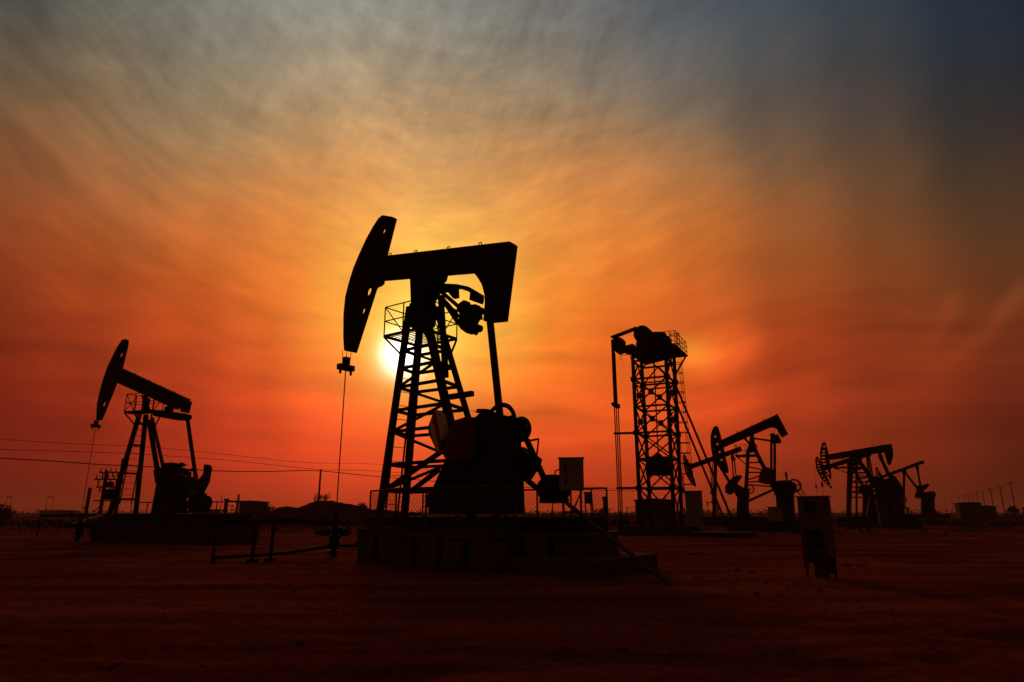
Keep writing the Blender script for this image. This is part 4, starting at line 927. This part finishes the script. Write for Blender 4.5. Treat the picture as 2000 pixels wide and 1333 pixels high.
for i, (px, py, Y, arms) in enumerate(rowp):
    pole(px, py, Y, ['tallest far pole at the right edge with one crossarm', 'second far pole from the right edge with two crossarms', 'third far pole from the right edge with a wide double crossarm'][i] if i < 3 else 'small dark pole in the far row receding along the right horizon', r=0.11, arms=arms)
for px, py, Y, lab in ((1420,978,260,'thin far pole just right of the half hidden pump jack front leg'),(1302,966,240,'thin far pole behind the lower lattice of the tower'),(430,968,300,'thin far mast beside the round tank'),(255,972,280,'thin far pole seen through the leaning ladder')):
    pole(px, py, Y, lab, r=0.14, arms=((.96,.5),))
for px, py, Y, dx, lab in ((18,973,230,-1.6,'curved street lamp at the far left edge, right of its pair'),(8,974,236,1.3,'curved street lamp at the far left edge, left of its pair'),(100,973,235,-1.8,'curved street lamp far left, right of the second pair'),(87,975,240,1.4,'curved street lamp far left, left of the second pair')):
    p = col_at(px, Y); h = at(px, py, Y).z
    o = thing('street_lamp', lab, 'street lamp', V((p.x, p.y, 0)), 0, 'street lamps on the left horizon')
    MB().tube([(0,0,-0.2),(0,0,h)], 0.1, 8, r1=0.07).build('pole', GALV, o)
    MB().tube([(0,0,h),(dx*0.3,0,h+0.45),(dx*0.7,0,h+0.6),(dx,0,h+0.55)], 0.06, 6).build('arm', GALV, o)
    MB().box(dx-0.35, dx+0.35, -0.15, 0.15, h+0.42, h+0.56).build('lamp_head', IRON, o)
def stack(px, py, Y, r, label, name='vent_stack', cap=True):
    p = col_at(px, Y); h = at(px, py, Y).z
    o = thing(name, label, 'stack', V((p.x, p.y, 0)), 0)
    MB().tube([(0,0,-0.2),(0,0,h)], r, 12).build('shaft', STEEL, o)
    MB().cyl((0,0,h*0.93),(0,0,1),r*1.5,h*0.1,12).build('stack_cap', IRON, o)
    m = MB()
    for k in range(12): m.bar((-0.2,-r-0.08,h*0.08*k),(0.2,-r-0.08,h*0.08*k),0.03)
    m.build('ladder', IRON, o)
stack(1543, 922, 170, 0.2, 'slim flare stack rising behind the gearbox of the raised tail pump jack')
stack(440, 974, 210, 0.55, 'stout round stack on the left horizon beside the thin mast')
stack(1182, 970, 160, 0.45, 'short capped stack between the largest pump jack and the tower')
p = col_at(463, 200); h = at(463, 966, 200).z
o = thing('lattice_mast', 'narrow lattice mast on the horizon left of the flat roofed hut', 'mast', V((p.x, p.y, 0)), 0)
m = MB()
for sx in (-1, 1):
    for sy in (-1, 1): m.bar((sx*0.55, sy*0.55, -0.1), (sx*0.12, sy*0.12, h), 0.12)
m.build('legs', STEEL, o); m = MB()
for k in range(6):
    a, b = k/6, (k+1)/6; wa, wb = 0.55-0.43*a, 0.55-0.43*b
    for sy in (-1, 1): m.bar((-wa, sy*wa, h*a), (wb, sy*wb, h*b), 0.07); m.bar((wa, sy*wa, h*a), (-wb, sy*wb, h*b), 0.07)
m.box(-0.5, 0.5, -0.5, 0.5, h*0.62, h*0.66); m.build('lattice_bracing', STEEL, o)

def wire(label, pts, r=0.035):
    P = [at(px, py, Y) for px, py, Y in pts]; out = []
    for i in range(len(P)-1):                    # Catmull-Rom through the points
        p0, p1, p2, p3 = P[max(0, i-1)], P[i], P[i+1], P[min(len(P)-1, i+2)]
        for k in range(8):
            t = k/8; out.append(0.5*((2*p1)+(p2-p0)*t+(2*p0-5*p1+4*p2-p3)*t*t+(3*p1-p0-3*p2+p3)*t**3))
    out.append(P[-1]); o = MB().tube([q-P[0] for q in out], r, 5).build('power_line', WIRE, None, loc=P[0])
    tag(o, label, 'power line', 'power lines across the left sky')
wire('highest and thinnest of the power lines crossing the left sky', [(-60,853,60),(0,858,62),(120,866,68),(240,871,72),(330,877,76),(440,888,80),(600,904,88),(760,909,98),(1000,938,115),(1240,957,140)], 0.022)
wire('middle of the power lines crossing the left sky', [(-60,873,60),(0,878,62),(240,886,72),(440,899,80),(620.5,917,88),(750,921.5,98),(1000,943,115),(1240,958,140)], 0.026)
wire('lowest and thickest of the power lines, sagging to the pole on the mound', [(-60,889,60),(0,895,62),(100,901,66),(200,908,70),(270,911,74),(420,920,80),(520,921.5,84),(620.5,920,88),(745,932,98),(1000,951,115),(1240,960,140)], 0.05)

# ------------------------------------------------------------------ soil mound, shrubs, far vegetation, rubble
def mound():
    prof = [(515,1003),(530,999),(540,993),(548,988),(556,986),(566,987.5),(578,988.5),(590,986),(600,981.5),(610,978),(618,976),(630,975),(640,976.5),(653,977),(668,978.5),(684,981.5),(698,984),(715,988),(730,991),(760,993),(800,997),(830,1003)]
    Yc = 92; bm = bmesh.new(); nx, ny = 150, 44
    xs = [at(p, 1000, Yc).x for p, _ in prof]; hs = [max(0, at(p, y, Yc).z) for p, y in prof]
    g = []
    for j in range(ny):
        v = -1+2*j/(ny-1); row = []
        for i in range(nx):
            x = xs[0]+(xs[-1]-xs[0])*i/(nx-1); h = float(np.interp(x, xs, hs)); y = Yc+v*9
            k = max(0.0, 1-v*v)
            z = h*k + 0.3*k*noise.fractal(V((x*0.45, y*0.45, 0)), 1, 2, 4) - 0.28*k - 0.06
            row.append(bm.verts.new((x, y, z)))
        g.append(row)
    for a, b in zip(g, g[1:]):
        for i in range(nx-1): bm.faces.new((a[i], a[i+1], b[i+1], b[i]))
    me = bpy.data.meshes.new('hill'); bm.to_mesh(me); bm.free(); me.materials.append(mat('dark_spoil_earth', (0.10, 0.026, 0.018), 1.0, 0.6, 0.8, 0.9, spec=0.0))
    o = bpy.data.objects.new('hill', me); COL.objects.link(o); o['kind'] = 'structure'
mound()
def leaf(bm, c, s):
    a = V((random.gauss(0,1), random.gauss(0,1), random.gauss(0,1))).normalized(); b = a.cross(V((random.gauss(0,1), random.gauss(0,1), random.gauss(0,1)))).normalized()
    v = [bm.verts.new(c+a*s*0.5), bm.verts.new(c+b*s), bm.verts.new(c-a*s*0.5), bm.verts.new(c-b*s*0.6)]; bm.faces.new(v)
def bush(px, Y, w, h, label, z=0.0, n=700):
    p = col_at(px, Y); o = thing('bush', label, 'bush', V((p.x, p.y, z)), 0, 'bushes near the horizon')
    m = MB(); lobes = [(V((random.uniform(-w, w)*0.6, random.uniform(-w, w)*0.5, h*random.uniform(0.3, 0.75))), random.uniform(0.25, 0.5)*h) for _ in range(7)]
    for k in range(n):
        c, r = random.choice(lobes); d = V((random.gauss(0,1), random.gauss(0,1), random.gauss(0,1))).normalized()*r*random.uniform(0.3, 1.05)**0.6
        q = c+d
        if q.z > 0: leaf(m.bm, q, h*random.uniform(0.05, 0.11))
    m.build('crown', LEAF, o); m = MB()
    for c, r in lobes: m.tube([(0,0,-0.1), c*0.5+V((0,0,0.1)), c], 0.04*h*0.4, 5, r1=0.01)
    m.build('stems', WOOD, o)
bush(1, 110, 1.7, 3.0, 'rounded dark bush cut by the left edge of the photo')
bush(14, 120, 1.0, 2.2, 'small dark bush just right of the one at the left edge')
bush(708, 100, 0.7, 1.6, 'round dark bush on the right shoulder of the soil mound', 1.2)
bush(626, 92, 1.3, 1.1, 'low spreading bush on top of the soil mound', at(626, 977, 92).z-0.35)
bush(524, 105, 1.2, 2.4, 'dark bush between the flat roofed hut and the mound')
bush(1985, 170, 3.4, 3.2, 'broad dark bush behind the pole at the right edge')
bush(1170, 120, 2.0, 2.2, 'low dark bush right of the small switch box')
def band(name, n, Y0, Y1, a0, a1, hmin, hmax, s, kind='stuff', blade=False, skew=1.0):
    m = MB(); bm = m.bm
    for k in range(n):
        Y = Y0*(Y1/Y0)**(random.random()**skew); a = random.uniform(a0, a1); x = Y*math.tan(a)
        g = 0.5+0.5*noise.noise(V((x*0.03+Y*0.01, Y*0.02, 5))) ; hh = (hmin+(hmax-hmin)*g*g*1.6)*random.uniform(0.5, 1)
        if blade:
            t = random.uniform(-0.15, 0.15)*hh; w = s*random.uniform(0.6, 1.2); an = random.uniform(0, 3.14); dx, dy = w*math.cos(an), w*math.sin(an)
            v = [bm.verts.new((x-dx, Y-dy, -0.05)), bm.verts.new((x+dx, Y+dy, -0.05)), bm.verts.new((x+t, Y, hh))]; bm.faces.new(v)
        else:
            for _ in range(9): leaf(bm, V((x+random.gauss(0, 1)*hh*0.5, Y+random.gauss(0, 1)*hh*0.3, hh*random.random())), s*random.uniform(0.6, 1.3)*hh*0.3)
    o = m.build(name, LEAF); o['kind'] = kind
band('grass', 26000, 78, 260, -0.80, 0.80, 0.3, 1.3, 0.05, blade=True)
band('undergrowth', 2600, 230, 700, -0.80, 0.80, 0.8, 4.2, 0.7)
band('scrub', 11000, 47, 240, -0.80, 0.80, 0.2, 0.9, 0.8, skew=0.6)
def rubble():
    m = MB(); bm = m.bm
    def lump(x, y, s):
        c = V((x, y, soil_height(x, y)+s*0.1)); r = bmesh.ops.create_icosphere(bm, subdivisions=1, radius=s)
        f = V((random.uniform(.7,1.4), random.uniform(.7,1.4), random.uniform(.4,.8)))
        for v in r['verts']: v.co = V((v.co.x*f.x, v.co.y*f.y, v.co.z*f.z))*(1+0.35*noise.noise(v.co*(1.2/s)+c)) + c
    for cx, cy, n, sp, s in ((1650,1104,16,0.28,0.07),(1435,1122,22,0.7,0.06),(1590,1150,14,0.5,0.05),(1480,1150,14,0.7,0.045),(230,1300,18,0.8,0.03),(160,1250,12,0.7,0.03),(1100,1270,8,0.5,0.025),(600,1280,16,1.0,0.025),(1800,1200,20,1.0,0.03),(1400,1200,20,1.6,0.03),(900,1160,30,2.5,0.04),(450,1120,20,1.5,0.04)):
        g = ground(cx, cy)
        for _ in range(n): lump(g.x+random.gauss(0, sp), g.y+random.gauss(0, sp), s*random.uniform(0.4, 1.5))
    for _ in range(420):
        a = random.uniform(-0.68, 0.68); Y = 5*(9.0**random.random()); lump(Y*math.tan(a), Y, random.uniform(0.008, 0.03)*(1 if Y < 15 else 1.6))
    o = m.build('rubble', SOIL); o['kind'] = 'stuff'
rubble()

# ------------------------------------------------------------------ dusty evening air
def haze():
    o = MB().box(-1600, 1600, -1560, 1600, -1.2, 26).build('haze', LEAF); o['kind'] = 'stuff'
    m = bpy.data.materials.new('evening_haze'); m.use_nodes = True; nt = m.node_tree; nt.nodes.clear()
    v = nt.nodes.new('ShaderNodeVolumePrincipled'); v.inputs['Color'].default_value = (0.95, 0.72, 0.55, 1); v.inputs['Density'].default_value = 0.00022; v.inputs['Anisotropy'].default_value = 0.3
    out = nt.nodes.new('ShaderNodeOutputMaterial'); nt.links.new(v.outputs[0], out.inputs['Volume'])
    o.data.materials.clear(); o.data.materials.append(m)
haze()
